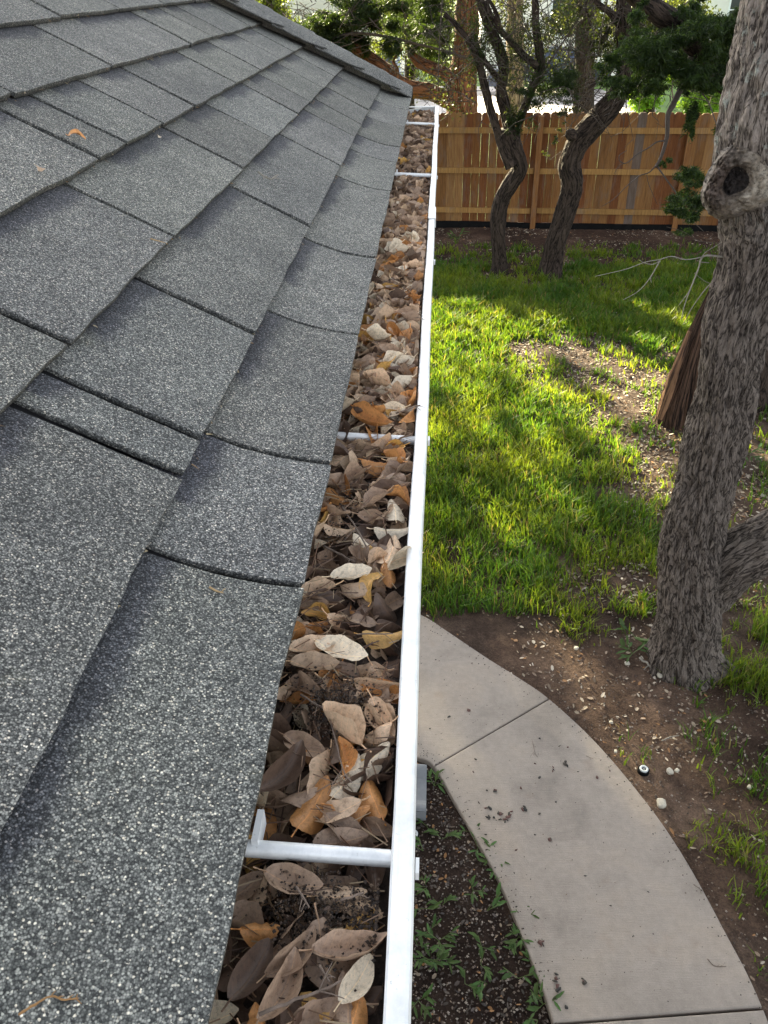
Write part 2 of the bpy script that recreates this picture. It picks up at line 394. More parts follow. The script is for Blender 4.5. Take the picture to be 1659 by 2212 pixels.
dwo = mesh_obj('driveway', V + [(x, y, -.045) for x, y, z in V], [[0, 1, 2, 3], [0, 4, 5, 1], [1, 5, 6, 2], [2, 6, 7, 3], [3, 7, 4, 0]], MCONC2); tag(dwo, kind='structure')

# ------------------------------------------------------------------ path slabs
outer = [(-1.5, 5.35), (-.7, 4.84), (-.06, 4.39), (.12, 4.23), (.39, 3.97), (.59, 3.79), (.77, 3.61), (1.01, 3.27), (1.22, 2.86), (1.34, 2.54), (1.43, 2.18), (1.50, 1.82), (1.53, 1.2), (1.5, .2), (1.45, -.8)]
inner = [(-1.9, 4.5), (-1.1, 3.85), (-.45, 3.38), (-.25, 3.25), (-.14, 3.18), (-.05, 3.12), (.05, 3.06), (.20, 2.75), (.34, 2.46), (.42, 2.25), (.49, 2.03), (.575, 1.71), (.62, 1.2), (.60, .2), (.55, -.8)]
so_, si_ = catmull(outer, 8), catmull(inner, 8)
slabs = [(0, 48), (48, 88), (88, 112)]
def slab(i0, i1, name):
    g = .005
    bm = bmesh.new(); n = 10; top = []
    rows = []
    for i in range(i0, i1 + 1):
        a, b2 = np.array(si_[i]), np.array(so_[i])
        if i == i0: a = a + (np.array(si_[i + 1]) - a) * .10; b2 = b2 + (np.array(so_[i + 1]) - b2) * .10
        if i == i1: a = a + (np.array(si_[i - 1]) - a) * .10; b2 = b2 + (np.array(so_[i - 1]) - b2) * .10
        rows.append([bm.verts.new((*(a + (b2 - a) * k / n), .0)) for k in range(n + 1)])
    faces = []
    for r0, r1 in zip(rows[:-1], rows[1:]):
        for k in range(n): faces.append(bm.faces.new((r0[k], r0[k + 1], r1[k + 1], r1[k])))
    ex = bmesh.ops.extrude_face_region(bm, geom=faces)
    for v_ in [e for e in ex['geom'] if isinstance(e, bmesh.types.BMVert)]: v_.co.z -= .10
    bmesh.ops.recalc_face_normals(bm, faces=bm.faces)
    be = [e for e in bm.edges if len(e.link_faces) == 2 and e.calc_face_angle(0) > .9 and e.verts[0].co.z > -.01 and e.verts[1].co.z > -.01]
    bmesh.ops.bevel(bm, geom=be, offset=.009, segments=3, affect='EDGES', profile=.5)
    me = bpy.data.meshes.new(name); bm.to_mesh(me); bm.free(); me.materials.append(MCONC)
    o = bpy.data.objects.new(name, me); COL.objects.link(o); return tag(o, kind='structure')
for a, b2 in slabs: slab(a, b2, 'path')

# ================================================================== HOUSE WITH ROOF AND GUTTER
house = tag(empty('house', (-1.5, 1.0, 0)), 'house corner with grey shingled hip roof and white gutter packed with dead leaves', 'house')
TH = R(30.58); CT, ST = math.cos(TH), math.sin(TH)
EXPO = .143; EX0, EZ0 = -.0899, 3.38
def roofpt(S, Y, n=0.0):
    if S >= EXPO:
        return np.array([EX0 - S * CT - 0 + n * ST, Y, EZ0 + S * ST + n * CT])
    w_ = (EXPO - S) / EXPO; x = EX0 - EXPO * CT; z = EZ0 + EXPO * ST; L = .124; steps = 12
    a1 = R(9.0) ; k = max(1, int(math.ceil(abs(w_) * steps)))
    for i in range(k):
        ww = (i + .5) / k * w_; a = TH + (a1 - TH) * ww
        x += math.cos(a) * L * w_ / k; z -= math.sin(a) * L * w_ / k
    a = TH + (a1 - TH) * w_
    return np.array([x + n * math.sin(a), Y, z + n * math.cos(a)])
def yhip(S): return 3.47 - .7 * S
SEAMS = {0: [-.62, -.25, .05, .476, .66, .99, 1.33, 1.815, 2.13, 2.34, 2.675, 3.045, 3.9],
 1: [-.6, -.3, .10, .568, .632, .89, 1.37, 1.87, 2.24, 2.45, 2.73, 3.04, 3.9],
 2: [-.62, -.2, .06, .38, .678, 1.03, 1.465, 1.76, 2.115, 2.325, 2.615, 2.93, 3.9],
 3: [-.6, -.1, .3, .78, 1.145, 1.26, 1.448, 1.66, 2.03, 2.33, 2.64, 2.89, 3.9],
 4: [-.6, 0, .45, .8, 1.2, 1.60, 2.14, 2.36, 2.525, 2.87, 3.9],
 5: [-.6, .1, .6, 1.0, 1.35, 1.72, 2.05, 2.4, 2.72, 3.9]}
rv, rf_, ruv, rcol = [], [], [], []
lineF = {}
NC = 16
for c in range(NC):
    s = SEAMS.get(c)
    if not s:
        s = [-.6]
        while s[-1] < 3.9: s.append(s[-1] + random.choice([.22, .33, .33, .4]))
    for ya, yb in zip(s[:-1], s[1:]):
        if ya > yhip(c * EXPO): continue
        g = .0040 if c == 0 else .0058; y0, y1 = ya + g, yb - g
        nu = max(3, int((y1 - y0) / .018)); nv = 9
        tint = random.uniform(.86, 1.14); cc = (tint, tint * random.uniform(.985, 1.01), tint * random.uniform(.98, 1.03))
        lift = random.uniform(0, .0015); droop = random.uniform(-.0012, .0012); skew = random.uniform(-.0015, .0015)
        b0 = len(rv); thick = .0062 if c < 3 else .0078
        topS = EXPO * (c + 1) + .035
        for j in range(nv + 2):
            for i in range(nu + 1):
                u = i / nu; Y = y0 + (y1 - y0) * u
                if j == 0: v_ = 0.0
                else: v_ = (j - 1) / nv
                S = c * EXPO + (topS - c * EXPO) * v_
                if v_ == 0: S += .0016 * mn.noise(Vector((Y * 90, c * 7.1, 0))) + .0022 * mn.noise(Vector((Y * 12, c * 3.1, 4))) + skew * (u - .5) * 2
                if i in (0, nu) and j > 0: Y += .0012 * mn.noise(Vector((S * 160, ya * 31, c)))
                if c == 0: S = max(S, -.004)
                n_ = (thick + .0050 + lift) * (1 - v_ * .97) + droop * u * (1 - v_) + .0009 * mn.noise(Vector((Y * 14, S * 14, 9)))
                if j == 0: n_ -= thick
                yl = yhip(S)
                if Y > yl: Y = yl
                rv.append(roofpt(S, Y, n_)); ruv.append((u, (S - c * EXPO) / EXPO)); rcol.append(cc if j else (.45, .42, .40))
        W = nu + 1
        for j in range(nv + 1):
            for i in range(nu):
                rf_.append([b0 + j * W + i, b0 + (j + 1) * W + i, b0 + (j + 1) * W + i + 1, b0 + j * W + i + 1][::-1])
        # side walls of the tab
        for i in (0, nu):
            sb = len(rv)
            for j in range(1, nv + 2):
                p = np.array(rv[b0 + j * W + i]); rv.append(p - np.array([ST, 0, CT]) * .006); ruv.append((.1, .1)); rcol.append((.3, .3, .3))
            for j in range(nv):
                q = [b0 + (j + 1) * W + i, b0 + (j + 2) * W + i, sb + j + 1, sb + j]
                rf_.append(q if i == 0 else q[::-1])
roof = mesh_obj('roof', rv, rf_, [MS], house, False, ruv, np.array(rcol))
# black sheet beneath the tabs, painting in the shade of the seams
fv = []; 
Ss = [0.004, .04, .08, .12, EXPO, 1.0, NC * EXPO]
for S in Ss: fv += [roofpt(S, -.6, -.001), roofpt(S, yhip(S), -.001)]
ff = [[2 * i, 2 * i + 1, 2 * i + 3, 2 * i + 2] for i in range(len(Ss) - 1)]
mesh_obj('seam_shade', fv, ff, MBLK, house)
# hip direction and far slope
hipS = lambda S, n=0.: roofpt(max(S, .0), 3.49 - .7 * S, n)
hd = Vector((-CT, -.7, ST)).normalized()
n1 = Vector((ST, 0, CT))
xdir = Vector((1, 0, 0)); n2 = hd.cross(xdir).normalized()
if n2.z < 0: n2 = -n2
p1 = hd.cross(n1).normalized(); p1 = -p1 if p1.y > 0 else p1
p2 = hd.cross(n2).normalized(); p2 = -p2 if p2.y < 0 else p2
A = Vector(hipS(0)); B = Vector(hipS(NC * EXPO))
fs = mesh_obj('far_slope', [A, B, B + Vector((-3, 0, 0)), A + Vector((-5, 0, 0))], [[0, 3, 2, 1]], MS, house, False, [(.1, .2), (.1, .2), (.1, .3), (.1, .3)], np.ones((4, 3)) * .9)
# near slope remainder so the roof closes towards the ridge
cv, cf, cuv, cc_ = [], [], [], []
for k in range(-1, 14):
    L = .215; step = .172
    st = A + hd * (k * step - .03)
    if k < 0: st = A + hd * (-.015)
    L2 = L if k >= 0 else .16
    tint = random.uniform(.88, 1.1); nu_, nl = 14, 10; b0 = len(cv); curlL = random.uniform(.007, .013)
    for top in (1, 0):
        for i in range(nl + 1):
            f_ = i / nl
            for j in range(nu_ + 1):
                q = (j / nu_ - .5) * 2
                sharp = abs(q)
                half = .108 if k >= 0 else .10
                d = (p1 if q < 0 else p2) * (half * abs(q))
                nn = (n1 if q < 0 else n2); nb = ((n1 + n2).normalized())
                nm = (nb * (1 - min(1, sharp * 2)) + nn * min(1, sharp * 2))
                off = .016 * (1 - f_) + .012 * f_ + .020 * (1 - sharp ** 1.5)
                off += curlL * .8 * sharp ** 3 * (1 - f_) ** 5 * (1 if q < 0 else .5) + .0015 * mn.noise(Vector((i * .7, j * .6, k * 5)))
                if not top: off -= .005
                wob = .004 * mn.noise(Vector((j * .8, k * 3.3, 1))) if i == 0 else 0
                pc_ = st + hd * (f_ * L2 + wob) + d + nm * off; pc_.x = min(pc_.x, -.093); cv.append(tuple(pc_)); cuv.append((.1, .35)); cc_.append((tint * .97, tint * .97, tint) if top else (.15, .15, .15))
    W = nu_ + 1; half_n = (nl + 1) * W
    for i in range(nl):
        for j in range(nu_):
            a = b0 + i * W + j
            cf.append([a, a + W, a + W + 1, a + 1]); cf.append([x + half_n for x in (a, a + 1, a + W + 1, a + W)])
    for j in range(nu_):
        a = b0 + j; cf.append([a, a + 1, a + 1 + half_n, a + half_n])
    for i in range(nl):
        for e in (0, nu_):
            a = b0 + i * W + e; q = [a, a + W, a + W + half_n, a + half_n]; cf.append(q if e else q[::-1])
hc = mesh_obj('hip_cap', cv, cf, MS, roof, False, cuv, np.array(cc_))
hc.parent = roof; hc.matrix_parent_inverse = Matrix.Translation((0, 0, 0))

# wall, soffit, fascia under the eave
mbx = MB(); mbx.box((-1.3, .7, 1.5), (1.3, 5.0, 3.0)); mbx.build('wall', plain('house_wall', (.35, .30, .25), .8), house)
mbx = MB(); mbx.box((-.42, 1.25, 3.24), (.52, 4.2, .02)); mbx.build('soffit', MWHITE, house)
mbx = MB(); mbx.box((-.148, 1.4, 3.315), (.024, 4.1, .155)); mbx.box((-2.13, 3.46, 3.295), (3.9, .02, .150)); mbx.build('fascia', MWHITE, house)
mbx = MB(); mbx.quad((-.112, -.6, 3.392), (-.112, 3.44, 3.392), (-.165, 3.44, 3.410), (-.165, -.6, 3.410)); mbx.build('drip_edge', MALU, house)

# gutter: K profile swept along Y, outer lip wanders a few millimetres
LIPZ = 3.380
def gdx(Y): return -.0057 + max(0, Y - .57) * .0052 + .0006 * math.sin(Y * 9)
prof = [(-.1270, -.012), (-.1270, -.100), (-.045, -.101), (-.034, -.085), (-.028, -.060), (-.012, -.048), (-.004, -.032), (-.0012, -.018), (0.0, -.014), (0.0, -.0022), (-.0012, -.0003), (-.003, .0002), (-.0125, -.0004), (-.0138, -.0016), (-.0138, -.0090), (-.0128, -.0100), (-.0110, -.0085)]
inn = [(x - (.0012 if i > 2 else -.0012 if i < 2 else 0), z + (.0012 if 0 < i < 4 else 0)) for i, (x, z) in enumerate(prof[:9])][::-1]
gy = np.concatenate([np.arange(-.6, 3.47, .04), [3.47]])
gv, gf = [], []
for Y in gy:
    dx = gdx(Y); wz = .0006 * mn.noise(Vector((Y * 6, 0, 0)))
    for i, (x, z) in enumerate(prof):
        wx = .0005 * mn.noise(Vector((Y * 14, i * .3, 2))) if i > 8 else 0
        gv.append((x + (dx if i > 1 else -.0057) + wx, Y, LIPZ + z + wz))
K = len(prof)
for i in range(len(gy) - 1):
    for k in range(K - 1):
        a = i * K + k; gf.append([a, a + 1, a + K + 1, a + K])
gut = mesh_obj('gutter', gv, gf, MALU, house)
for p in gut.data.polygons: p.use_smooth = False
def gpart(name, m_): 
    o = m_.build(name, MALU, gut); o.matrix_parent_inverse = Matrix(); return o
# end cap
m_ = MB(); n_ = [(x + gdx(3.47), 3.4705, LIPZ + z) for x, z in prof[:11]]
cap = mesh_obj('end_cap', n_ + [(a, 3.4735, c2) for a, b2, c2 in n_], [list(range(11)), list(range(21, 10, -1))] + [[i, i + 11, i + 12, i + 1] for i in range(10)] + [[10, 21, 11, 0]], MALU, gut)
m_ = MB(); m_.box((-.068, 3.466, LIPZ - .002), (.118, .012, .004)); gpart('end_cap_rim', m_)
# lap joint of two gutter lengths
m_ = MB(); m_.box((gdx(1.80) - .0066, 1.80, LIPZ + .0014), (.0146, .10, .0020)); m_.box((gdx(1.8) + .0012, 1.80, LIPZ - .009), (.0016, .10, .018)); gpart('lap_joint', m_)
# brackets
for Yb, lab in ((.284, 'nearest white bracket, whole and clear of leaves'), (.81, 'bracket half buried under curled leaves'), (1.49, 'bracket almost buried by leaves in the middle of the gutter'), (2.225, 'clear white bracket before the last pair'), (3.075, 'last bracket by the end cap, bluish white')):
    m_ = MB()
    x0, x1 = -.128, gdx(Yb) - .010; nseg = 10; pr = []
    for k in range(9):
        a = math.pi * k / 8; pr.append((math.cos(a) * .0044, math.sin(a) * .0040))
    pr += [(-.0044, -.004), (-.0034, -.004), (.0034, -.004), (.0044, -.004)]
    vs, fs_ = [], []
    for i in range(nseg + 1):
        x = x0 + (x1 - x0) * i / nseg; z = LIPZ - (.008 if Yb not in (.81, 1.49) else .013 if Yb == .81 else .024) + .006 * (1 - i / nseg)
        for a, c2 in pr: vs.append((x, Yb + a, z + c2))
    k_ = len(pr)
    for i in range(nseg):
        for j in range(k_): fs_.append([i * k_ + j, i * k_ + (j + 1) % k_, (i + 1) * k_ + (j + 1) % k_, (i + 1) * k_ + j])
    fs_.append(list(range(k_))[::-1])
    m_.v = vs; m_.f = fs_; m_.mi = [0] * len(fs_)
    m_.box((-.1005, Yb + .010, LIPZ - .003 - (.012 if Yb in (.81, 1.49) else 0)), (.0040, .022, .014))
    m_.box((gdx(Yb) + .0016, Yb - .004, LIPZ - .012), (.0022, .010, .007))
    o = gpart('bracket', m_)
    o.data.polygons.foreach_set('use_smooth', [True] * nseg * k_ + [False] * (len(o.data.polygons) - nseg * k_))
    if lab: o['label'] = lab

# ------------------------------------------------------------------ dry leaves
LC = {'greybrown': (.34, .235, .165), 'tan': (.56, .40, .27), 'pale': (.70, .60, .46), 'orange': (.50, .235, .08), 'dark': (.13, .082, .058), 'gold': (.58, .34, .10)}
SHP = []; BEND = [.06, -.08, .12, 0, -.14, .05, .16, -.05, .1, -.18]
def leafgeo(L, Wd, curl, cup, twist, tipw=1.0, nu=10, nv=4):
    V, U = [], []
    for i in range(nu + 1):
        u = i / nu
        bend = BEND[len(SHP)] * L * ((u - .5) * 2) ** 2 if len(SHP) < len(BEND) else 0
        hw = Wd / 2 * (math.sin(math.pi * min(.990, max(.010, u)) ** (.85 * tipw))) ** .58
        for j in range(nv + 1):
            q = (j / nv - .5) * 2
            x = (u - .5) * L; y = hw * q * (1 + .10 * mn.noise(Vector((u * 5, q * 2, len(SHP) * 3.7)))) + bend
            if len(SHP) in (3,) and q > .4 and .60 < u < .72: y -= hw * .30
            z = .0016 * mn.noise(Vector((u * 4.5, q * 3, len(SHP) * 9.1))) + .0009 * q * math.sin(u * 17 + len(SHP)) + cup * (q * hw) ** 2 / (Wd / 2) * 2 + curl * L * ((u - .5) * 2) ** 2 + twist * q * hw * (u - .5) * 2
            V.append((x, y, z)); U.append((u, .5 + q * .5))
    F_ = []
    for i in range(nu):
        for j in range(nv):
            a = i * (nv + 1) + j; F_.append([a, a + nv + 1, a + nv + 2, a + 1])
    b0 = len(V); e = V[(nv + 1) * nu + nv // 2] if False else V[nv // 2]    # stalk at the base end
    s_ = .0006
    for i, (dx, dz) in enumerate(((0.001, 0), (-.004, .0005), (-.008, .002))):
        for a in ((-s_, 0), (s_, 0), (0, s_ * 1.6)):
            V.append((e[0] + dx, e[1] + a[0], e[2] + dz + a[1])); U.append((.5, .5))
    for i in range(2):
        for k in range(3):
            a = b0 + i * 3; F_.append([a + k, a + (k + 1) % 3, a + 3 + (k + 1) % 3, a + 3 + k])
    SHP.append(1)
    return np.array(V), F_, np.array(U)
SHAPES = [leafgeo(.040, .019, .10, .5, .2), leafgeo(.034, .018, -.10, -.5, .3), leafgeo(.046, .017, .16, .9, -.3), leafgeo(.029, .019, .06, -.6, .1), leafgeo(.036, .014, -.16, 1.0, .5), leafgeo(.043, .021, .05, -.35, -.2, .8), leafgeo(.031, .016, .22, .8, .2), leafgeo(.024, .013, -.05, -.9, .4), leafgeo(.038, .016, .30, 1.4, -.6), leafgeo(.041, .015, -.08, .3, .9, 1.25)]
protos = {}
def leaf_proto(si, cn):
    k = (si, cn)
    if k not in protos:
        V, F_, U = SHAPES[si]; c = np.array(LC[cn])
        me = mesh_obj('dry_leaf', V, F_, MLEAF, None, True, U, np.tile(c, (len(V), 1)))
        protos[k] = me.data; bpy.data.objects.remove(me)
    return protos[k]
FILL = LIPZ - .021
def fill_z(x, Y):                        # surface of the debris in the gutter
    z = FILL + .010 * mn.noise(Vector((Y * 3.1, 0, 3))) + .004 * mn.noise(Vector((Y * 11, x * 20, 7)))
    if Y > 1.75: z -= .017 * min(1, (Y - 1.75) / .3)
    if 1.38 < Y < 1.62: z += .005
    if Y < .42: z -= .012 * (1 - max(0, Y - .1) / .32) + (.010 if x < -.085 else 0)
    return z
def shapes_colors():
    return random.choices(['greybrown', 'tan', 'pale', 'orange', 'dark', 'gold'], [.36, .26, .13, .10, .10, .05])[0]
# packed rotting layer underneath
vs = []; nxg, nyg = 22, 260
for j in range(nyg + 1):
    for i in range(nxg + 1):
        Y = -.1 + j * (3.56 / nyg); x = -.1325 + i * ((.116 + max(0, gdx(Y) + .0057)) / nxg)
        vs.append((x, Y, fill_z(x, Y) - .006 + .004 * mn.noise(Vector((x * 160, Y * 160, 0)))))
dm, t, b, o_ = mat('leaf_mould'); v = coord(t); n_a = noise_(t, v, 260, 6, .75)
t.links.new(ramp(t, n_a, [(.3, (.012, .008, .006)), (.55, (.045, .028, .020)), (.75, (.12, .08, .055))]), b.inputs['Base Color']); b.inputs['Roughness'].default_value = .95
bump(t, b, n_a, 1.0, .004)
mo = mesh_obj('leaf_mould', vs, [[j * (nxg + 1) + i, j * (nxg + 1) + i + 1, (j + 1) * (nxg + 1) + i + 1, (j + 1) * (nxg + 1) + i] for j in range(nyg) for i in range(nxg)], dm, None, True)
tag(mo, 'dark crumbly leaf mould lining the gutter under the leaves', 'leaf mould', kind='stuff')

def rot_leaf(tilt=.5):
    return Quaternion((0, 0, 1), random.uniform(0, 6.283)) @ Quaternion((1, 0, 0), random.gauss(0, tilt)) @ Quaternion((0, 1, 0), random.gauss(0, tilt * .7))
# the mass of further leaves: one object
V_, F_, U_, C_ = [], [], [], []; off = 0
for q in range(4200):
    layer = random.random()
    Y = random.uniform(.85, 3.46) if q > 420 else random.uniform(.05, 1.0)
    x = random.uniform(-.127, -.024)
    sp_ = SHAPES[random.randrange(10)]; sc_ = random.uniform(.55, 1.1) * (1 if Y < 2 else .95)
    cn = shapes_colors() if q > 420 else random.choice(['dark', 'greybrown', 'dark', 'tan'])
    if Y > 1.7 and random.random() < .75: cn = random.choice(['dark', 'greybrown', 'greybrown', 'greybrown', 'tan'])
    M_ = rot_leaf(.55).to_matrix()
    P = (np.array(sp_[0]) * sc_) @ np.array(M_).T + np.array((x, Y, fill_z(x, Y) + (.017 * layer if q > 420 else -.004)))
    P[:, 0] = np.clip(P[:, 0] + max(0, gdx(Y) + .0057) * (x + .13) / .108, -.130, -.0215 + max(0, gdx(Y) + .0057))
    V_.append(P); F_ += [[i + off for i in f] for f in sp_[1]]; U_.append(sp_[2]); off += len(P)
    C_.append(np.tile(np.array(LC[cn]) * random.uniform(.75, 1.25), (len(P), 1)))
lm = mesh_obj('leaf_litter', np.concatenate(V_), F_, MLEAF, None, True, np.concatenate(U_), np.concatenate(C_))
tag(lm, 'mass of brown dead oak leaves filling the far length of the gutter', 'leaf litter', kind='stuff')
# the 280 leaves that show largest, each a thing of its own
WORD = {'greybrown': 'grey brown', 'tan': 'tan', 'pale': 'pale beige', 'orange': 'orange brown', 'dark': 'dark brown', 'gold': 'golden'}
SW = ['long oval', 'short oval', 'long narrow curled', 'small nicked', 'narrow cupped', 'broad', 'small curled', 'tiny domed', 'tightly rolled', 'twisted slender']
def zone(Y):
    if Y < .26: return 'in front of the nearest bracket'
    if Y < .40: return 'just behind the nearest bracket'
    if Y < .60: return 'midway between the two nearest brackets'
    if Y < .80: return 'just before the second bracket'
    return 'just beyond the second bracket'
used = set()
def leaf_label(x, Y, si, cn):
    side = 'by the shingles' if x < -.09 else 'by the lip' if x > -.052 else 'mid-gutter'
    return f'{WORD[cn]} {SW[si]} leaf {side} {zone(Y)}'
def put_leaf(x, Y, dz, si, cn, q, sc_=1.0, label=None):
    o = bpy.data.objects.new('dry_leaf', leaf_proto(si, cn)); COL.objects.link(o)
    o.rotation_mode = 'QUATERNION'; o.rotation_quaternion = q; o.scale = (sc_,) * 3
    o.location = (x, Y, fill_z(x, Y) + dz)
    lb = label or leaf_label(x, Y, si, cn)
    tag(o, lb, 'leaf', 'dead oak leaves lying in the gutter'); return o
heroes = [  # px, py in the survey photo, shape, colour, yaw deg, tilt, scale, label
 (632, 1898, 0, 'greybrown', -12, .15, 1.05, 'wide brown speckled leaf lying flat just below the nearest bracket'),
 (738, 1925, 5, 'tan', 8, .3, .8, 'blotched tan leaf with turned-up edge below the nearest bracket'),
 (760, 2055, 2, 'greybrown', 15, -.1, 1.05, 'large curled leathery brown leaf nearest the bottom of the gutter view'),
 (690, 2010, 5, 'dark', 75, .3, .9, 'dull brown upright leaf leaning over the dirt near the bottom'),
 (800, 2110, 0, 'pale', 60, .3, .85, 'pale beige leaf with pointed stalk leaning on the lip near the bottom'),
 (560, 1995, 3, 'orange', 5, .1, .9, 'small reddish brown oval leaf alone by the shingle edge near the bottom'),
 (807, 1975, 3, 'gold', 35, .1, .8, 'small golden leaf touching the lip below the nearest bracket'),
 (795, 1945, 1, 'tan', -15, .2, .8, 'tan pointed leaf touching the lip above the golden one'),
 (610, 2130, 2, 'greybrown', 70, .3, 1.0, 'long grey brown leaf standing on edge near the bottom of the gutter'),
 (545, 2090, 0, 'dark', 65, .2, 1.05, 'long dirty dark leaf by the shingles at the bottom of the gutter'),
 (635, 2060, 2, 'greybrown', 50, .3, .9, 'arched grey leaf between dark leaves near the bottom'),
 (750, 2150, 5, 'greybrown', 100, .2, .8, 'dull upright leaf at the very bottom beside the pale one'),
 (812, 2185, 3, 'orange', 80, .1, .9, 'orange brown round leaf at the bottom edge touching the lip'),
 (560, 2190, 3, 'orange', 120, .5, .7, 'small rust orange leaf standing up at the bottom left of the gutter'),
 (680, 1725, 5, 'orange', 70, .2, 1.15, 'large orange tan cupped leaf just behind the nearest bracket'),
 (757, 1732, 3, 'orange', 0, -.1, 1.0, 'smooth round copper brown leaf behind the nearest bracket'),
 (803, 1705, 1, 'orange', 110, .1, 1.1, 'long shiny chestnut leaf beside the lip behind the nearest bracket'),
 (800, 1630, 5, 'pale', 45, .2, 1.0, 'big pale grey-beige leaf turned underside up beside the lip'),
 (778, 1630, 3, 'gold', 20, -.1, .75, 'small round yellow-tan leaf lying on the big pale leaf'),
 (655, 1605, 0, 'greybrown', -25, .2, 1.0, 'brown speckled leaf by the shingle edge above the copper ones'),
 (678, 1612, 3, 'orange', 0, .1, .75, 'small copper leaf with curled stalk near the shingle edge'),
 (610, 1660, 2, 'dark', 60, .5, 1.2, 'large dark purple-brown leaf leaning against the roof side'),
 (740, 1630, 2, 'orange', 100, .5, .8, 'narrow orange folded leaf standing on edge mid-gutter'),
 (830, 1372, 5, 'gold', 5, .1, .95, 'broad golden leaf resting against the lip halfway up the near stretch'),
 (735, 1412, 0, 'pale', -20, .1, 1.3, 'long pale leaf fanned out over the stacked leaves'),
 (680, 1440, 0, 'tan', 0, .1, 1.1, 'flat tan leaf at the bottom of the fanned stack'),
 (677, 1403, 0, 'tan', 15, .1, 1.1, 'flat tan leaf in the middle of the fanned stack by the shingles'),
 (760, 1245, 0, 'pale', 20, .15, 1.1, 'silvery pale leaf lying across the middle of the gutter'),
 (855, 1102, 5, 'pale', 100, .05, 1.0, 'light grey round-ended leaf on the heap beside the lip'),
 (858, 1145, 5, 'pale', 5, .05, 1.0, 'light beige leaf tucked below the grey round-ended one'),
 (858, 1190, 5, 'tan', 80, .05, 1.2, 'big smooth tan leaf against the lip below the beige pair'),
 (879, 878, 3, 'pale', 0, .0, 1.3, 'nearly round cream leaf lying flat beside the lip'),
 (800, 915, 2, 'orange', -40, .35, 1.6, 'long rust brown leaf arching over the half buried bracket'),
 (812, 940, 4, 'orange', -80, .3, 1.2, 'orange leaf hanging over the front of the half buried bracket'),
 (851, 938, 3, 'tan', 60, .1, 1.2, 'tan leaf resting on the right end of the half buried bracket'),
 (840, 755, 0, 'pale', -30, .1, 1.6, 'pale green-grey leaf lying across the far middle stretch'),
 (823, 805, 0, 'pale', 5, .1, 1.5, 'long pale leaf lying crosswise before the round cream one'),
 (815, 998, 3, 'orange', -10, .1, 1.4, 'chestnut leaf mid-gutter below the half buried bracket'),
]
hq = []
for px, py, si, cn, yaw, tl, sc_, lb in heroes:
    z = FILL + .012
    d = ray(px, py); P = CAMC + d * ((z - H) / d[2])
    x, Y = float(np.clip(P[0], -.118, -.034)), float(P[1])
    q = Quaternion((0, 0, 1), R(yaw)) @ Quaternion((1, 0, 0), tl)
    o = put_leaf(x, Y, 0, si, cn, q, sc_ * .86, lb)
    o.location.z = max(z - .001 if Y > .42 else z - .006, fill_z(x, Y) + .006)
    hq.append((x, Y))
cnt = 0
while cnt < 255:
    Y = .12 + 1.0 * random.random() ** 1.15
    x = random.uniform(-.122, -.030)
    if any(abs(x - a) < .010 and abs(Y - b2) < .010 for a, b2 in hq): continue
    if abs(Y - .284) < .012: continue
    cn = shapes_colors(); si = random.randrange(10)
    if x < -.1 and random.random() < .5: cn = 'dark'
    if Y < .26 and random.random() < .6: cn = random.choice(['dark', 'greybrown'])
    near = Y < .24
    if near and random.random() < .2: continue
    for _ in range(80):
        if leaf_label(x, Y, si, cn) not in used: break
        cn = shapes_colors(); si = random.randrange(10)
    used.add(leaf_label(x, Y, si, cn))
    put_leaf(x, Y, random.uniform(0, .012), si, cn, rot_leaf(.55), random.uniform(.7, 1.05)); cnt += 1

# twigs in the gutter and on the roof
def twig(pts, r, label, m=MTWIG, side=0, grp=None):
    mb_ = MB(); P = catmull(pts, 4); n = len(P)
    P = [p + np.array([mn.noise(Vector((i, pts[0][1] * 50, k))) * r * 1.2 for k in range(3)]) for i, p in enumerate(P)]
    mb_.tube(P, [r * (1 - .45 * i / n) * random.uniform(.85, 1.2) for i in range(n)], 6)
    for k in range(side):
        i = random.randrange(2, n - 1); d = Vector(P[i]) - Vector(P[i - 1]); L = d.length
        e = d.normalized().cross(Vector((0, 0, 1))).normalized() * random.choice([-1, 1]) * L * random.uniform(.8, 2) + d * random.uniform(.5, 2)
        mb_.tube([P[i], Vector(P[i]) + e * .5 + Vector((0, 0, L * .2)), Vector(P[i]) + e], [r * .5, r * .4, r * .25], 5)
    o = mb_.build('twig', m, None, True); return tag(o, label, 'twig', grp)
def gz(px, py, dz=.016): 
    P = G(px, py, FILL + dz); return P
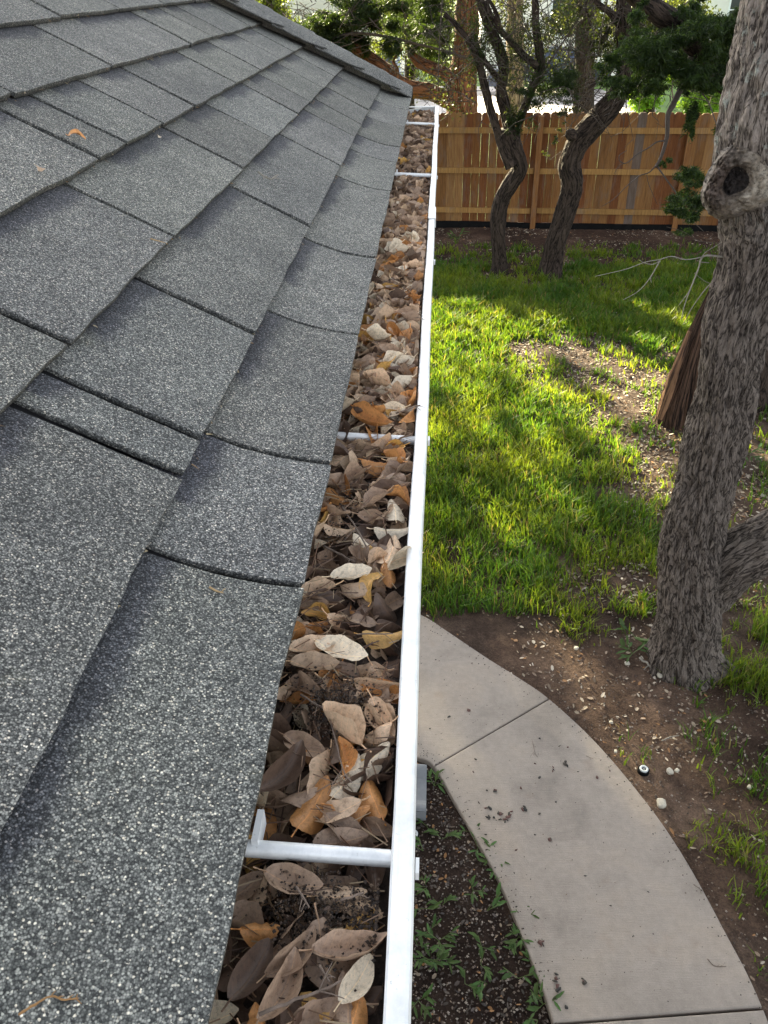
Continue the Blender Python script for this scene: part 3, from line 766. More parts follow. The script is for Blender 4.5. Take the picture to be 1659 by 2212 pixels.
for pts, r, lb in [([(740, 1095), (762, 1130), (795, 1188)], .0013, 'knobbly grey stick lying lengthwise in the gutter near the roof side'),
 ([(700, 1180), (740, 1200), (768, 1215)], .0011, 'short grey stick crossing the foot of the knobbly one'),
 ([(560, 2190), (640, 2160), (735, 2120)], .0011, 'brown twig lying crosswise at the bottom of the gutter'),
 ([(690, 2085), (712, 2120)], .0008, 'stub of twig near the bottom leaves'),
 ([(640, 1855 + 60), (668, 1960)], .0009, 'thin dark twig below the nearest bracket'),
 ([(735, 1945), (785, 1930)], .0009, 'slim tan stem over the blotched leaf'),
 ([(715, 1560), (740, 1660), (760, 1690)], .0008, 'wiry dark stem curling between leaves behind the nearest bracket'),
 ([(650, 1500), (700, 1530), (775, 1540)], .0008, 'crumbly twig crossing the dark dirt patch'),
 ([(825, 700), (905, 695)], .0013, 'dark twig sticking over the lip in the middle distance'),
 ([(858, 775), (893, 771)], .0013, 'grey twig stub resting over the lip beyond the round cream leaf'),
 ([(855, 893), (908, 888)], .0012, 'broken stick end poking over the lip beside the round cream leaf'),
 ([(770, 1370), (850, 1368)], .0007, 'thin stalk lying crosswise by the golden leaf'),
 ([(840, 650), (890, 640), (905, 632)], .0011, 'far brown twig poking up towards the lip')]:
    P = [gz(a, b2, .017 if b2 > 900 or True else 0) for a, b2 in pts]
    if pts[-1][0] > 892 or (pts[-1][0] - 829) > 60: P[-1][2] = LIPZ + .004; 
    twig(P, r * .9, lb, MTWIG, 2)
# crumbs: needles, stems
V_, F_, C_ = [], [], []; off = 0
for q in range(4400):
    Y = .1 + 3.3 * random.random(); x = random.uniform(-.127, -.026)
    cl = mn.noise(Vector((Y * 7, x * 14, 11)))
    if cl < -.05 and random.random() < .7: continue
    L = random.uniform(.006, .026); r_ = random.uniform(.00025, .0006); a = random.gauss(math.pi * .02, .8)
    d = Vector((math.cos(a), math.sin(a), random.gauss(0, .25))) * L; p = Vector((x, Y, fill_z(x, Y) + random.uniform(.002, .016)))
    sd_ = Vector((-d.y, d.x, 0)).normalized() * r_; u3 = Vector((0, 0, r_ * 1.4))
    e = p + d; e.x = min(e.x, -.022)
    P = [p - sd_, p + sd_, p + u3, e - sd_, e + sd_, e + u3]
    V_ += [tuple(z_) for z_ in P]; F_ += [[off, off + 3, off + 5, off + 2], [off + 1, off + 2, off + 5, off + 4], [off, off + 1, off + 4, off + 3]]; off += 6
    c_ = np.array(random.choice([(.16, .085, .05), (.22, .14, .09), (.09, .055, .04), (.36, .27, .17)])); C_ += [c_] * 6
db = mesh_obj('stem_debris', V_, F_, MLIT, None, False, None, np.array(C_))
tag(db, 'loose catkins, stalks and needles scattered among the gutter leaves', 'debris', kind='stuff')
# clods of black soil and bits between the leaves
V_, F_, C_ = [], [], []; off = 0
for px, py, n_, sp_ in ((735, 1535, 900, .014), (700, 1990, 700, .012), (800, 1985, 500, .009), (640, 1930, 400, .014), (700, 1150, 160, .012), (600, 1950, 200, .012), (770, 1080, 140, .012), (680, 1500, 200, .01)):
    c = G(px, py, FILL + .010)
    for q in range(n_):
        x = float(np.clip(c[0] + random.gauss(0, sp_), -.126, -.026)); Y = c[1] + random.gauss(0, sp_ * 1.1); r_ = random.uniform(.0004, .0013)
        z = fill_z(x, Y) + .012 + random.uniform(-.003, .003)
        for d in ((r_, 0, 0), (-r_, 0, 0), (0, r_, 0), (0, -r_, 0), (0, 0, r_), (0, 0, -r_)):
            V_.append((x + d[0] * random.uniform(.6, 1.4), Y + d[1] * random.uniform(.6, 1.4), z + d[2]))
        F_ += [[off + i for i in f] for f in ((0, 2, 4), (2, 1, 4), (1, 3, 4), (3, 0, 4), (2, 0, 5), (1, 2, 5), (3, 1, 5), (0, 3, 5))]; off += 6
        C_ += [random.choice([(.05, .034, .025), (.09, .06, .042), (.15, .10, .065), (.03, .022, .018)])] * 6
tag(mesh_obj('soil_clods', V_, F_, MLIT, None, False, None, np.array(C_)), 'dark crumbly soil caught between the gutter leaves', 'soil', kind='stuff')
# crumpled pale scrap in the far gutter
P = gz(898, 487, .012); bm = bmesh.new(); bmesh.ops.create_icosphere(bm, subdivisions=4, radius=.017)
for v_ in bm.verts:
    v_.co *= 1 + .45 * mn.noise(v_.co * 90) + .2 * mn.noise(v_.co * 220); v_.co.z *= .6
me = bpy.data.meshes.new('paper_scrap'); bm.to_mesh(me); bm.free(); me.materials.append(plain('lilac_paper', (.62, .58, .66), .7, 0, 200, .15, .3, .002))
o = bpy.data.objects.new('paper_scrap', me); COL.objects.link(o); o.location = P
tag(o, 'crumpled pale lilac scrap lying on the leaves far down the gutter', 'scrap')

# things lying on the roof
def onroof(px, py, n=.013):
    d = ray(px, py); nn = np.array([ST, 0, CT]); p0 = np.array([EX0, 0, EZ0]) + nn * n
    return CAMC + d * ((nn @ (p0 - CAMC)) / (nn @ d))
def rtwig(pp, r, lb, m=MTWIG, side=0): return twig([onroof(*p) for p in pp], r, lb, m, side)
rtwig([(690, 813), (735, 827), (772, 835)], .0009, 'pale grey straw lying on the first shingle course beside the gutter', MPTWIG)
rtwig([(558, 372), (582, 386), (600, 377)], .0018, 'pale forked twig lying alone on the far shingles', MPTWIG, 3)
rtwig([(40, 2192), (75, 2170), (110, 2152), (140, 2160), (170, 2157), (190, 2178)], .0006, 'stringy orange brown stem at the bottom corner of the roof', plain('orange_stem', (.30, .16, .06), .8), 7)
rtwig([(372, 1782), (400, 1798), (442, 1808)], .0009, 'reddish catkin stem lying on the nearest shingles', plain('red_stem', (.34, .17, .08), .8), 2)
rtwig([(452, 1268), (484, 1284)], .0008, 'tiny tan needle caught at the end of a shingle seam', plain('tan_stem', (.35, .24, .12), .8), 1)
rtwig([(325, 515), (362, 527)], .0009, 'short tan needle caught in an upper shingle seam', plain('tan_stem', (.35, .24, .12), .8), 1)
rtwig([(160, 1058 + 800), (178, 1064 + 800)], .0005, 'speck of stem on the lower left shingles', MPTWIG)
for px, py, si, cn, sc_, yaw, lb in [(163, 288, 9, 'orange', .70, 60, 'curled rust brown leaf lying alone on the upper left shingles'), (88, 362, 3, 'tan', .35, 30, 'tiny tan leaf scrap under an upper left shingle edge'), (345, 294, 3, 'pale', .22, 10, 'tiny whitish leaf scrap on the far shingles')]:
    P = onroof(px, py, .018); o = bpy.data.objects.new('dry_leaf', leaf_proto(si, cn)); COL.objects.link(o)
    o.rotation_mode = 'QUATERNION'; o.rotation_quaternion = Quaternion((0, 1, 0), TH) @ Quaternion((0, 0, 1), R(yaw)) ; o.location = P; o.scale = (sc_,) * 3
    tag(o, lb, 'leaf')
# small seeds and needles caught along the shingle butts
V_, F_, C_ = [], [], []; off = 0
for q in range(420):
    c = random.choice([1, 2, 3, 4, 4, 5, 3]); Y = random.uniform(.2, 3.0)
    if mn.noise(Vector((Y * 5, c * 3, 0))) < -.05: continue
    p = Vector(roofpt(c * EXPO - random.uniform(.000, .004), Y, random.uniform(.004, .012))); L = random.uniform(.003, .010)
    a = random.uniform(0, 6.28); d = Vector((-CT * math.sin(a), math.cos(a), ST * math.sin(a))) * L; s_ = Vector((ST, 0, CT)) * .0008; s2 = d.cross(s_).normalized() * .0011
    V_ += [tuple(p - s2), tuple(p + d * .5 + s_), tuple(p + d), tuple(p + s2)]; F_.append([off, off + 1, off + 2, off + 3]); off += 4
    C_ += [random.choice([(.25, .16, .08), (.4, .32, .2), (.12, .08, .05)])] * 4
tag(mesh_obj('seed_debris', V_, F_, MLIT, None, False, None, np.array(C_)), 'tiny seeds and needles caught under the shingle edges', 'debris', kind='stuff')
# ================================================================== YARD
def limb(P, rr, name, m, parent, n=24, seg=.05, amp=.0, fr=(9, 3), taperend=True, flare=0, ridged=False):
    """one tapering bark covered limb along P (world points) with radii rr"""
    P = [np.array(p, float) for p in P]; out = catmull([np.array([*p, r]) for p, r in zip(P, rr)], 8)
    pts = [out[0]]; 
    for q in out[1:]:
        d = np.linalg.norm(q[:3] - pts[-1][:3]); k = max(1, int(d / seg))
        a = pts[-1]
        for i in range(1, k + 1): pts.append(a + (q - a) * i / k)
    V, U, F_ = [], [], []; ref = None; ln = 0
    rm = float(np.mean(rr)); n1_ = n + 1
    for i, q in enumerate(pts):
        p = Vector(q[:3]); r = max(q[3], .001)
        t = (Vector(pts[min(i + 1, len(pts) - 1)][:3]) - Vector(pts[max(0, i - 1)][:3])).normalized()
        if ref is None: ref = Vector((0, -1, 0)) if abs(t.y) < .9 else Vector((1, 0, 0))
        ref = (ref - t * ref.dot(t)).normalized(); bi = t.cross(ref)
        if i: ln += np.linalg.norm(q[:3] - pts[i - 1][:3])
        for k in range(n1_):
            a = 2 * math.pi * (k % n) / n; rq = r
            if amp:
                c_, s_ = math.cos(a), math.sin(a)
                if ridged:
                    A1 = Vector((c_ * rm * 26, s_ * rm * 26, ln * 7.5)); wv = mn.noise(A1 * .45) * 1.6
                    v1 = 1 - 2 * abs(mn.noise(A1 + Vector((wv, wv, 0)))); v2 = mn.noise(Vector((c_ * rm * 60, s_ * rm * 60, ln * 22)))
                    rq += amp * (min(v1, .75) - .5) * 1.1 + amp * .55 * v2 + amp * 1.8 * mn.noise(Vector((c_ * 1.2, s_ * 1.2, ln * 2.1)))
                w1 = 0 if ridged else mn.noise(Vector((c_ * rm * fr[0] * 3, s_ * rm * fr[0] * 3, ln * fr[1])))
                ridge = 1 - abs(mn.noise(Vector((c_ * rm * fr[0] * 8, s_ * rm * fr[0] * 8, ln * fr[1] * 2.2 + w1)))) * 2
                if not ridged: rq += amp * (ridge - .5) + amp * 1.6 * mn.noise(Vector((c_ * 1.3, s_ * 1.3, ln * 2.5)))
            if flare and ln < flare:
                rq += .05 * (1 - ln / flare) ** 2 * (1 + .8 * math.sin(a * 5 + 1))
            V.append(tuple(p + (ref * math.cos(a) + bi * math.sin(a)) * rq)); U.append((2 * math.pi * k / n * rm, ln))
    for i in range(len(pts) - 1):
        for k in range(n): F_.append([i * n1_ + k, i * n1_ + k + 1, (i + 1) * n1_ + k + 1, (i + 1) * n1_ + k])
    F_.append([(len(pts) - 1) * n1_ + k for k in range(n)])
    o = mesh_obj(name, V, F_, m, parent, True, U); return o
def pl(spec, Y):                          # [(px,py,width px[,Y])] -> points, radii
    P, r = [], []
    for s in spec:
        p = PY(s[0], s[1], s[3] if len(s) > 3 else Y); P.append(p); r.append(rad(p, s[2]))
    return P, r

# ------------------------------------------------------------------ fence
fence = tag(empty('fence', (1.75, 15.01, 0)), 'tall cedar board privacy fence with three rails across the back of the yard', 'fence')
fy = lambda x: 15.155 - .081 * x
fa = math.atan(-.081); frot = Matrix.Rotation(fa, 3, 'Z')
bv, bf, bc = [], [], []
pitch = .1425; nb = int(22 / pitch)
for i in range(nb):
    x = -7 + i * pitch; wd = .1412 + random.uniform(-.0012, .0015)
    if random.random() < .06: wd -= random.uniform(.003, .006)
    h = 1.83 + random.uniform(-.008, .010); z0 = .045 + random.uniform(-.01, .01); yy = fy(x) + random.uniform(0, .006); e = .03
    tone = random.choice([(.185, .085, .025), (.215, .105, .034), (.17, .070, .019), (.145, .052, .015), (.24, .125, .045), (.19, .089, .028)])
    if abs(x - 3.35) < .08: tone = (.12, .085, .065)
    k = random.uniform(.85, 1.12); tone = tuple(c * k for c in tone)
    pr = [(-wd / 2, z0), (wd / 2, z0), (wd / 2, h - e), (wd / 2 - e, h), (-wd / 2 + e, h), (-wd / 2, h - e)]
    b0 = len(bv)
    for dy in (0, .018):
        for a, z in pr:
            p = frot @ Vector((a, dy, 0)); bv.append((x + p.x, yy + p.y, z)); bc.append(tone)
    bf.append([b0 + j for j in range(6)]); bf.append([b0 + 6 + j for j in range(6)][::-1])
    for j in range(6): bf.append([b0 + j, b0 + 6 + j, b0 + 6 + (j + 1) % 6, b0 + (j + 1) % 6])
mesh_obj('board_panel', bv, bf, MWOOD, fence, False, None, np.array(bc))
pxs = [1.75 + 2.44 * k for k in range(-3, 6)]
for a, b2 in zip(pxs[:-1], pxs[1:]):
    for z in (.26, .92, 1.565):
        m_ = MB(); xm = (a + b2) / 2; m_.box((xm, fy(xm) - .0215, z + random.uniform(-.006, .006)), (2.34, .038, .089), frot)
        o = mesh_obj('rail', m_.v, m_.f, MWOOD, fence, False, None, np.tile(np.array((.30, .165, .052)) * random.uniform(.9, 1.1), (8, 1)))
for x in pxs:
    m_ = MB(); m_.box((x, fy(x) - .048, .86), (.09, .09, 1.86), frot)
    mesh_obj('post', m_.v, m_.f, MWOOD, fence, False, None, np.tile(np.array((.22, .10, .033)), (8, 1)))
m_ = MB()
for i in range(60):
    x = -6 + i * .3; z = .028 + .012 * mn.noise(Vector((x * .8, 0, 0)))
    m_.box((x, fy(x) - .075, z - .02), (.302, .012, .125), frot)  # black strip in short lengths along the fence foot
tag(m_.build('foot_strip', MMATTE), 'black strip running along the foot of the fence', 'edging')

# ------------------------------------------------------------------ foliage generators
def foliage(parent, name, blobs, m=None, kind='leaf', pal=((.05, .09, .02), (.08, .13, .03)), seed=1):
    """blobs: (centre xyz, radii xyz, count, leaf size). Leaves sit in sub clusters through the volume."""
    rg = np.random.default_rng(seed); AV, AC = [], []
    for c, r, cnt, sz in blobs:
        if kind == 'juniper' and c[2] < 4.2: cnt = int(cnt * 1.9)
        c = np.array(c, float); r = np.array(r, float)
        ns = max(3, cnt // 45)
        sub = rg.normal(size=(ns, 3)); sub /= np.linalg.norm(sub, axis=1)[:, None]; sub *= rg.random((ns, 1)) ** .45
        ids = rg.integers(0, ns, cnt); tone = rg.uniform(.6, 1.35, ns)[ids]
        p = c + (sub[ids] + rg.normal(scale=.17, size=(cnt, 3))) * r
        d = rg.normal(size=(cnt, 3))
        if kind == 'juniper':
            sd_ = sub[ids]; d = d * .7 + sd_ * .8; d[:, 2] -= .35
        d /= np.linalg.norm(d, axis=1)[:, None]
        q = np.cross(d, rg.normal(size=(cnt, 3))); q /= np.linalg.norm(q, axis=1)[:, None]
        s = sz * rg.uniform(.6, 1.3, (cnt, 1)); wdt = s * (.085 if kind == 'juniper' else .27)
        nrm = np.cross(d, q)
        v = np.stack([p - d * s * .5, p + q * wdt + nrm * s * .05, p + d * s * .5, p - q * wdt + nrm * s * .05], 1)
        AV.append(v.reshape(-1, 3))
        k = rg.random((cnt, 1)); col = (np.array(pal[0]) * (1 - k) + np.array(pal[1]) * k) * tone[:, None]
        AC.append(np.repeat(col, 4, 0))
    V = np.concatenate(AV); n = len(V) // 4
    return mesh_obj(name, V, np.arange(n * 4).reshape(n, 4), m or MFOL, parent, False, None, np.concatenate(AC))
def B(px, py, rx, ry, Y, cnt, sz, depth=1.0):   # blob from its place in the survey photo
    c = PY(px, py, Y); return (c, (rad(c, 2 * rx), rad(c, 2 * rx) * depth, rad(c, 2 * ry)), cnt, sz)
def SCAT(x0, y0, x1, y1, n, r0, r1, Y, cnt, sz, seed, keep=None):
    rg = random.Random(seed); out = []
    while len(out) < n:
        x, y = rg.uniform(x0, x1), rg.uniform(y0, y1)
        if keep and not keep(x, y): continue
        r = rg.uniform(r0, r1); out.append(B(x, y, r * rg.uniform(.9, 1.6), r * rg.uniform(.5, 1.0), Y + rg.uniform(-.6, .6), int(cnt * (r / r1) ** 2), sz))
    return out
def twigs_part(parent, name, specs, Y, m, rnd=0, box=None, r=.006, seed=3):
    m_ = MB(); random.seed(seed)
    for s in specs:
        P, rr = pl(s, Y); rr = [q * .62 for q in rr]; P = catmull(P, 4); k = len(P)
        m_.tube(P, [rr[0] + (rr[-1] - rr[0]) * i / k for i in range(k)], 5)
    if rnd:
        for i in range(rnd):
            x0, y0, x1, y1 = box; a = PY(random.uniform(x0, x1), random.uniform(y0, y1), Y + random.uniform(-.6, .6))
            L = random.uniform(.3, 1.0); th = random.uniform(0, 6.28); d = np.array([math.cos(th), random.uniform(-.5, .5), math.sin(th) * .8]) * L
            k = np.array([random.uniform(-.1, .1) for _ in range(3)])
            m_.tube([a, a + d * .35 + k, a + d * .7 - k * .5, a + d], [r, r * .8, r * .6, r * .3], 4)
            for q in range(3):
                t_ = random.uniform(.2, .9); b_ = a + d * t_; e = np.array([random.uniform(-1, 1), random.uniform(-1, 1), random.uniform(-.8, .8)]) * L * .3
                m_.tube([b_, b_ + e * .5, b_ + e], [r * .5, r * .4, r * .2], 4)
    return m_.build(name, m, parent, True)

# ------------------------------------------------------------------ big oak on the right
oak = tag(empty('oak_tree', (1.70, 4.03, 0)), 'large near oak with furrowed grey bark and a big callused knot on its trunk', 'tree')
spec = [(1478, 1455, 150), (1474, 1420, 140), (1482, 1370, 134), (1490, 1320, 130), (1490, 1256, 128), (1494, 1197, 132), (1503, 1135, 122), (1520, 1062, 120), (1543, 948, 121), (1560, 872, 120), (1570, 809, 124),
        (1590, 710, 136), (1622, 610, 142), (1642, 540, 152), (1652, 470, 166), (1650, 400, 176), (1648, 330, 186), (1655, 250, 188), (1675, 156, 192), (1697, 72, 196), (1722, -20, 200), (1780, -200, 205), (1850, -420, 190)]
P, rr = pl(spec, 3.99)
P[0][2] = -.12
trunk = limb(P, rr, 'trunk', [MBARK], oak, 250, .009, .018, (9, 3), flare=.34, ridged=True)
tag(trunk)
P, rr = pl([(1500, 1330, 70, 4.02), (1540, 1262, 108, 4.0), (1590, 1210, 122, 3.98), (1659, 1168, 126, 3.98), (1760, 1110, 122, 4.0), (1900, 1000, 116, 4.1), (2100, 760, 105, 4.3), (2300, 400, 90, 4.5)], 4.0)
limb(P, rr, 'limb', [MBARK], oak, 200, .010, .016, (9, 3), ridged=True)
# callused knot: lathe with lumpy rim around a hollow
kc = PY(1590, 390, 3.86); front = (np.array([0, 0, H]) - kc); front[2] *= .25; front /= np.linalg.norm(front)
ax = Vector(front); ax = (ax + Vector((-.12, 0, .02))).normalized(); kr = rad(kc, 2) 
ctr = Vector(kc) + ax * .03
ux = ax.cross(Vector((0, 0, 1))).normalized(); uy = ux.cross(ax).normalized()
V, F_, U = [], [], []; nr, na = 46, 96
prof_k = [(0, -.012), (.10, -.014), (.22, -.012), (.32, -.006), (.365, .004), (.40, .024), (.50, .044), (.62, .046), (.74, .034), (.86, .006), (1.0, -.045), (1.15, -.11)]
pc = catmull([np.array(p) for p in prof_k], 4)
for i, (rr_, hh) in enumerate(pc):
    for k in range(na):
        a = 2 * math.pi * k / na; c_, s_ = math.cos(a), math.sin(a)
        R_ = .150 * rr_ * (1 + .08 * math.sin(a * 2 + .6) + .07 * math.sin(a * 3 + 2) + (.16 * c_ if rr_ > .36 else 0)); 
        nz = mn.noise(Vector((c_ * rr_ * 3.2, s_ * rr_ * 3.2, 1.5))); nf = mn.noise(Vector((c_ * rr_ * 11, s_ * rr_ * 11, 4)))
        rough = 1.0 if s_ * .3 - c_ * 1 > .1 else .45           # left half rougher, right half smooth callus
        h_ = hh - .006 + .030 * nz + .030 * nf * rough + .022 * mn.noise(Vector((c_ * rr_ * 26, s_ * rr_ * 26, 2))) * rough
        if rr_ > .36: h_ -= (.022 * max(0, c_) + .014 * max(0, s_)) * min(1, (rr_ - .36) * 3); h_ += .010 * (1 - abs(math.sin(a * 9 + 3 * nz))) * -1 * min(1, (rr_ - .36) * 2)
        p = ctr + ux * (R_ * c_ * -1) + uy * (R_ * s_ * 1.12) + ax * h_
        V.append(tuple(p)); U.append((rr_ * .25, a * .12))
for i in range(len(pc) - 1):
    for k in range(na): F_.append([i * na + k, i * na + (k + 1) % na, (i + 1) * na + (k + 1) % na, (i + 1) * na + k])
kol = []
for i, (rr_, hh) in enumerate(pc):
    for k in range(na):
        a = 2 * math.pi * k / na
        if rr_ < .355: c = (.028, .021, .019)  # hollow's shade painted near black; the dish itself is shallow
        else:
            sm = max(0, min(1, .5 + .5 * -(math.cos(a)) * -1)) ; c = np.array((.080, .056, .045)) * (1 - sm ** 1.3) + np.array((.31, .275, .225)) * sm ** 1.3  # left: dark flaky wood with shading painted in; right: pale callus
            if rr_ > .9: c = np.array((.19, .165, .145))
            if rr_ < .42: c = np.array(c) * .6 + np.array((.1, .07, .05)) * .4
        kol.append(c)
mk, t, b, o_ = mat('callus_wood'); ca = t.nodes.new('ShaderNodeVertexColor'); ca.layer_name = 'col'; v = coord(t)
n_a = noise_(t, v, 60, 6, .75); n_b = noise_(t, v, 14, 4, .6)
c = mix(t, ca.outputs[0], ramp(t, n_a, [(.36, (.35, .32, .3)), (.5, (1, 1, 1)), (.68, (1.4, 1.35, 1.3))]), 1.0, 'MULTIPLY')
c = mix(t, c, ramp(t, n_b, [(.38, (.6, .56, .52)), (.6, (1.15, 1.15, 1.15))]), 1.0, 'MULTIPLY')
t.links.new(c, b.inputs['Base Color']); b.inputs['Roughness'].default_value = .9; bump(t, b, n_a, 1.0, .012)
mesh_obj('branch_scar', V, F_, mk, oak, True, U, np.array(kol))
# fine dead twigs on its left side
twigs_part(oak, 'dead_twig', [[(1572, 557, 8, 4.0), (1527, 552, 6, 4.0), (1514, 561, 6, 4.0), (1509, 580, 5, 4.0), (1492, 623, 5, 4.0), (1480, 656, 4, 4.0), (1471, 690, 2.5, 4.0)],
   [(1492, 623, 4, 4.0), (1484, 636, 3, 4.0), (1466, 660, 2, 4.0)],
   [(1545, 612, 5, 4.1), (1535, 613, 5, 4.1), (1513, 639, 5, 4.1), (1492, 670, 4, 4.1), (1475, 702, 2, 4.1)],
   [(1519, 555, 4, 4.0), (1482, 561, 4, 3.95), (1451, 554, 4.5, 3.9), (1424, 561, 4.5, 3.9), (1395, 566, 4, 3.9), (1354, 581, 4, 3.9), (1317, 590, 3, 3.9), (1285, 597, 1.8, 3.9)],
   [(1426, 563, 4.5, 3.9), (1415, 582, 4, 3.9), (1403, 602, 4, 3.9), (1379, 629, 3, 3.9), (1346, 648, 1.5, 3.9)],
   [(1426, 563, 3, 3.9), (1410, 571, 3, 3.9), (1392, 568, 2.5, 3.9), (1382, 562, 1.5, 3.9)], [(1532, 568, 3, 4.0), (1514, 566, 3, 4.0)], [(1405, 600, 3, 3.9), (1407, 611, 1.5, 3.9)],
   [(1535, 613, 3, 4.1), (1520, 606, 2, 4.1), (1500, 590, 1.2, 4.1)], [(1512, 561, 3, 4.0), (1524, 545, 3, 4.0), (1548, 530, 2, 4.0), (1560, 522, 1.5, 4.0)]], 4.0, MPTWIG)
# crown high above the frame: it shades the yard
foliage(oak, 'crown', [((2.6, 4.6, 7.2), (2.4, 2.4, 1.5), 2200, .16), ((1.2, 6.8, 7.8), (2.4, 2.2, 1.3), 1800, .16)], seed=11)

# ------------------------------------------------------------------ broken dead trunk leaning behind the oak
snag = tag(empty('dead_trunk', (2.5, 7.45, 0)), 'broken dark brown dead trunk slab leaning behind the big oak', 'dead wood')
V, F_, U = [], [], []
gen = [(1468, 925, 92, 7.42), (1478, 870, 88, 7.44), (1492, 800, 72, 7.5), (1510, 730, 52, 7.55), (1530, 670, 36, 7.6), (1552, 612, 22, 7.65), (1566, 560, 12, 7.7)]
P, rr = pl(gen, 7.5); P[0][2] = -.08; rows_ = catmull([np.array([*p, r]) for p, r in zip(P, rr)], 14); na = 72; ln = 0
for i, q in enumerate(rows_):
    p = Vector(q[:3]); r = q[3] * 1.02
    if i: ln += np.linalg.norm(q[:3] - rows_[i - 1][:3])
    for k in range(na + 1):
        a = 2 * math.pi * (k % na) / na; c_, s_ = math.cos(a), math.sin(a)
        groove = .26 * abs(math.sin(a * 2.5 + .8 + .5 * mn.noise(Vector((ln * 2, 0, 0))))) ** .6 + .10 * mn.noise(Vector((c_ * 5, s_ * 5, ln * .9))) + .12 * mn.noise(Vector((c_ * 14, s_ * 14, ln * 3))) + .06 * mn.noise(Vector((c_ * 30, s_ * 30, ln * 9)))
        q_ = r * (.88 + groove); V.append(tuple(p + Vector((c_ * q_, s_ * q_ * .6, 0)))); U.append((a * .2, ln))
n1_ = na + 1
for i in range(len(rows_) - 1):
    for k in range(na): F_.append([i * n1_ + k, i * n1_ + k + 1, (i + 1) * n1_ + k + 1, (i + 1) * n1_ + k])
F_.append([(len(rows_) - 1) * n1_ + k for k in range(na)])
MDEAD = m_bark('dead_wood', (.070, .040, .026), (.014, .008, .006), 46, 4.5, 0, 1.0, .02)
mesh_obj('slab', V, F_, MDEAD, snag, True, U)
P, rr = pl([(1424, 905, 9, 7.3), (1436, 870, 16, 7.33), (1452, 820, 20, 7.36), (1470, 770, 14, 7.42), (1490, 715, 6, 7.5)], 7.4)
limb(P, rr, 'splinter', [m_bark('splinter_wood', (.15, .082, .045), (.05, .027, .018), 30, 3, 0, 1., .01)], snag, 20, .03, .008)

# ------------------------------------------------------------------ juniper behind the oak
jun = tag(empty('juniper_tree', (2.95, 7.9, 0)), 'dark juniper behind the big oak with a limb sloping down and hanging bare twigs', 'tree')
P, rr = pl([(1660, 700, 90), (1665, 500, 92), (1650, 330, 92), (1640, 180, 90), (1660, 40, 85), (1700, -150, 80)], 7.9); P[0][2] = -.1
limb(P, rr, 'trunk', [MBARK2], jun, 40, .05, .008)
P, rr = pl([(1625, 230, 40, 7.9), (1549, 168, 36, 7.8), (1520, 118, 44, 7.7), (1465, 56, 46, 7.6), (1429, 32, 44, 7.5), (1375, -8, 40, 7.4), (1300, -70, 34, 7.3)], 7.8)
limb(P, rr, 'limb', [MBARK2], jun, 36, .04, .006)
twigs_part(jun, 'branch', [[(1500, 100, 26, 7.7), (1480, 170, 24, 7.6), (1457, 219, 22, 7.4), (1443, 249, 18, 7.3), (1441, 295, 16, 7.3), (1427, 342, 13, 7.3), (1415, 362, 9, 7.3)],
   [(1437, 304, 6, 7.3), (1419, 307, 5, 7.3), (1400, 320, 5, 7.3), (1378, 332, 5, 7.3), (1354, 352, 4.5, 7.2), (1340, 349, 3, 7.2), (1338, 336, 2.5, 7.2), (1354, 325, 2, 7.2)],
   [(1424, 348, 5, 7.3), (1403, 372, 4.5, 7.3), (1381, 380, 4, 7.3), (1354, 402, 3.5, 7.2), (1326, 430, 2.5, 7.2), (1300, 446, 1.5, 7.2)],
   [(1397, 378, 2.5, 7.3), (1402, 400, 2, 7.3), (1420, 442, 1.5, 7.3)], [(1354, 352, 2.5, 7.2), (1338, 358, 2, 7.2), (1326, 376, 1.2, 7.2)],
   [(1420, 360, 6, 7.3), (1445, 395, 6, 7.2), (1470, 430, 5, 7.1), (1490, 470, 4, 7.0), (1520, 500, 2, 7.0)],
   [(1500, 160, 7, 7.6), (1512, 195, 5, 7.3), (1530, 220, 4, 7.0), (1548, 270, 3, 6.8), (1556, 300, 2, 6.7)],
   [(1440, 490, 2, 7.0), (1475, 500, 3, 7.0), (1510, 520, 3, 7.0), (1545, 525, 2, 7.0)]], 7.3, MTWIGD)
JP = ((.018, .035, .012), (.035, .062, .016))
foliage(jun, 'foliage', SCAT(1470, 40, 1575, 190, 16, 18, 38, 7.6, 950, .05, 4) + SCAT(1385, 70, 1500, 160, 13, 16, 34, 7.5, 800, .05, 5) + SCAT(1310, 90, 1420, 200, 14, 12, 26, 7.4, 520, .05, 6)
   + SCAT(1400, 150, 1570, 205, 8, 12, 26, 7.3, 420, .05, 7) + [B(1492, 262, 13, 36, 7.4, 620, .045), B(1560, 290, 22, 34, 7.1, 420, .05)] + SCAT(1462, 370, 1556, 470, 14, 12, 26, 7.0, 480, .045, 8)
   + SCAT(1436, 440, 1520, 505, 7, 10, 20, 7.0, 260, .045, 9) + SCAT(1412, 345, 1440, 385, 3, 7, 11, 7.2, 90, .04, 10) + SCAT(1360, -10, 1600, 50, 9, 14, 30, 7.5, 420, .05, 12), kind='juniper', pal=JP, seed=5)
foliage(jun, 'crown', [((3.0, 7.8, 5.6), (1.6, 1.5, 1.3), 4200, .10), ((1.4, 7.6, 5.9), (1.2, 1.0, 1.0), 2200, .10)], kind='juniper', pal=JP, seed=6)

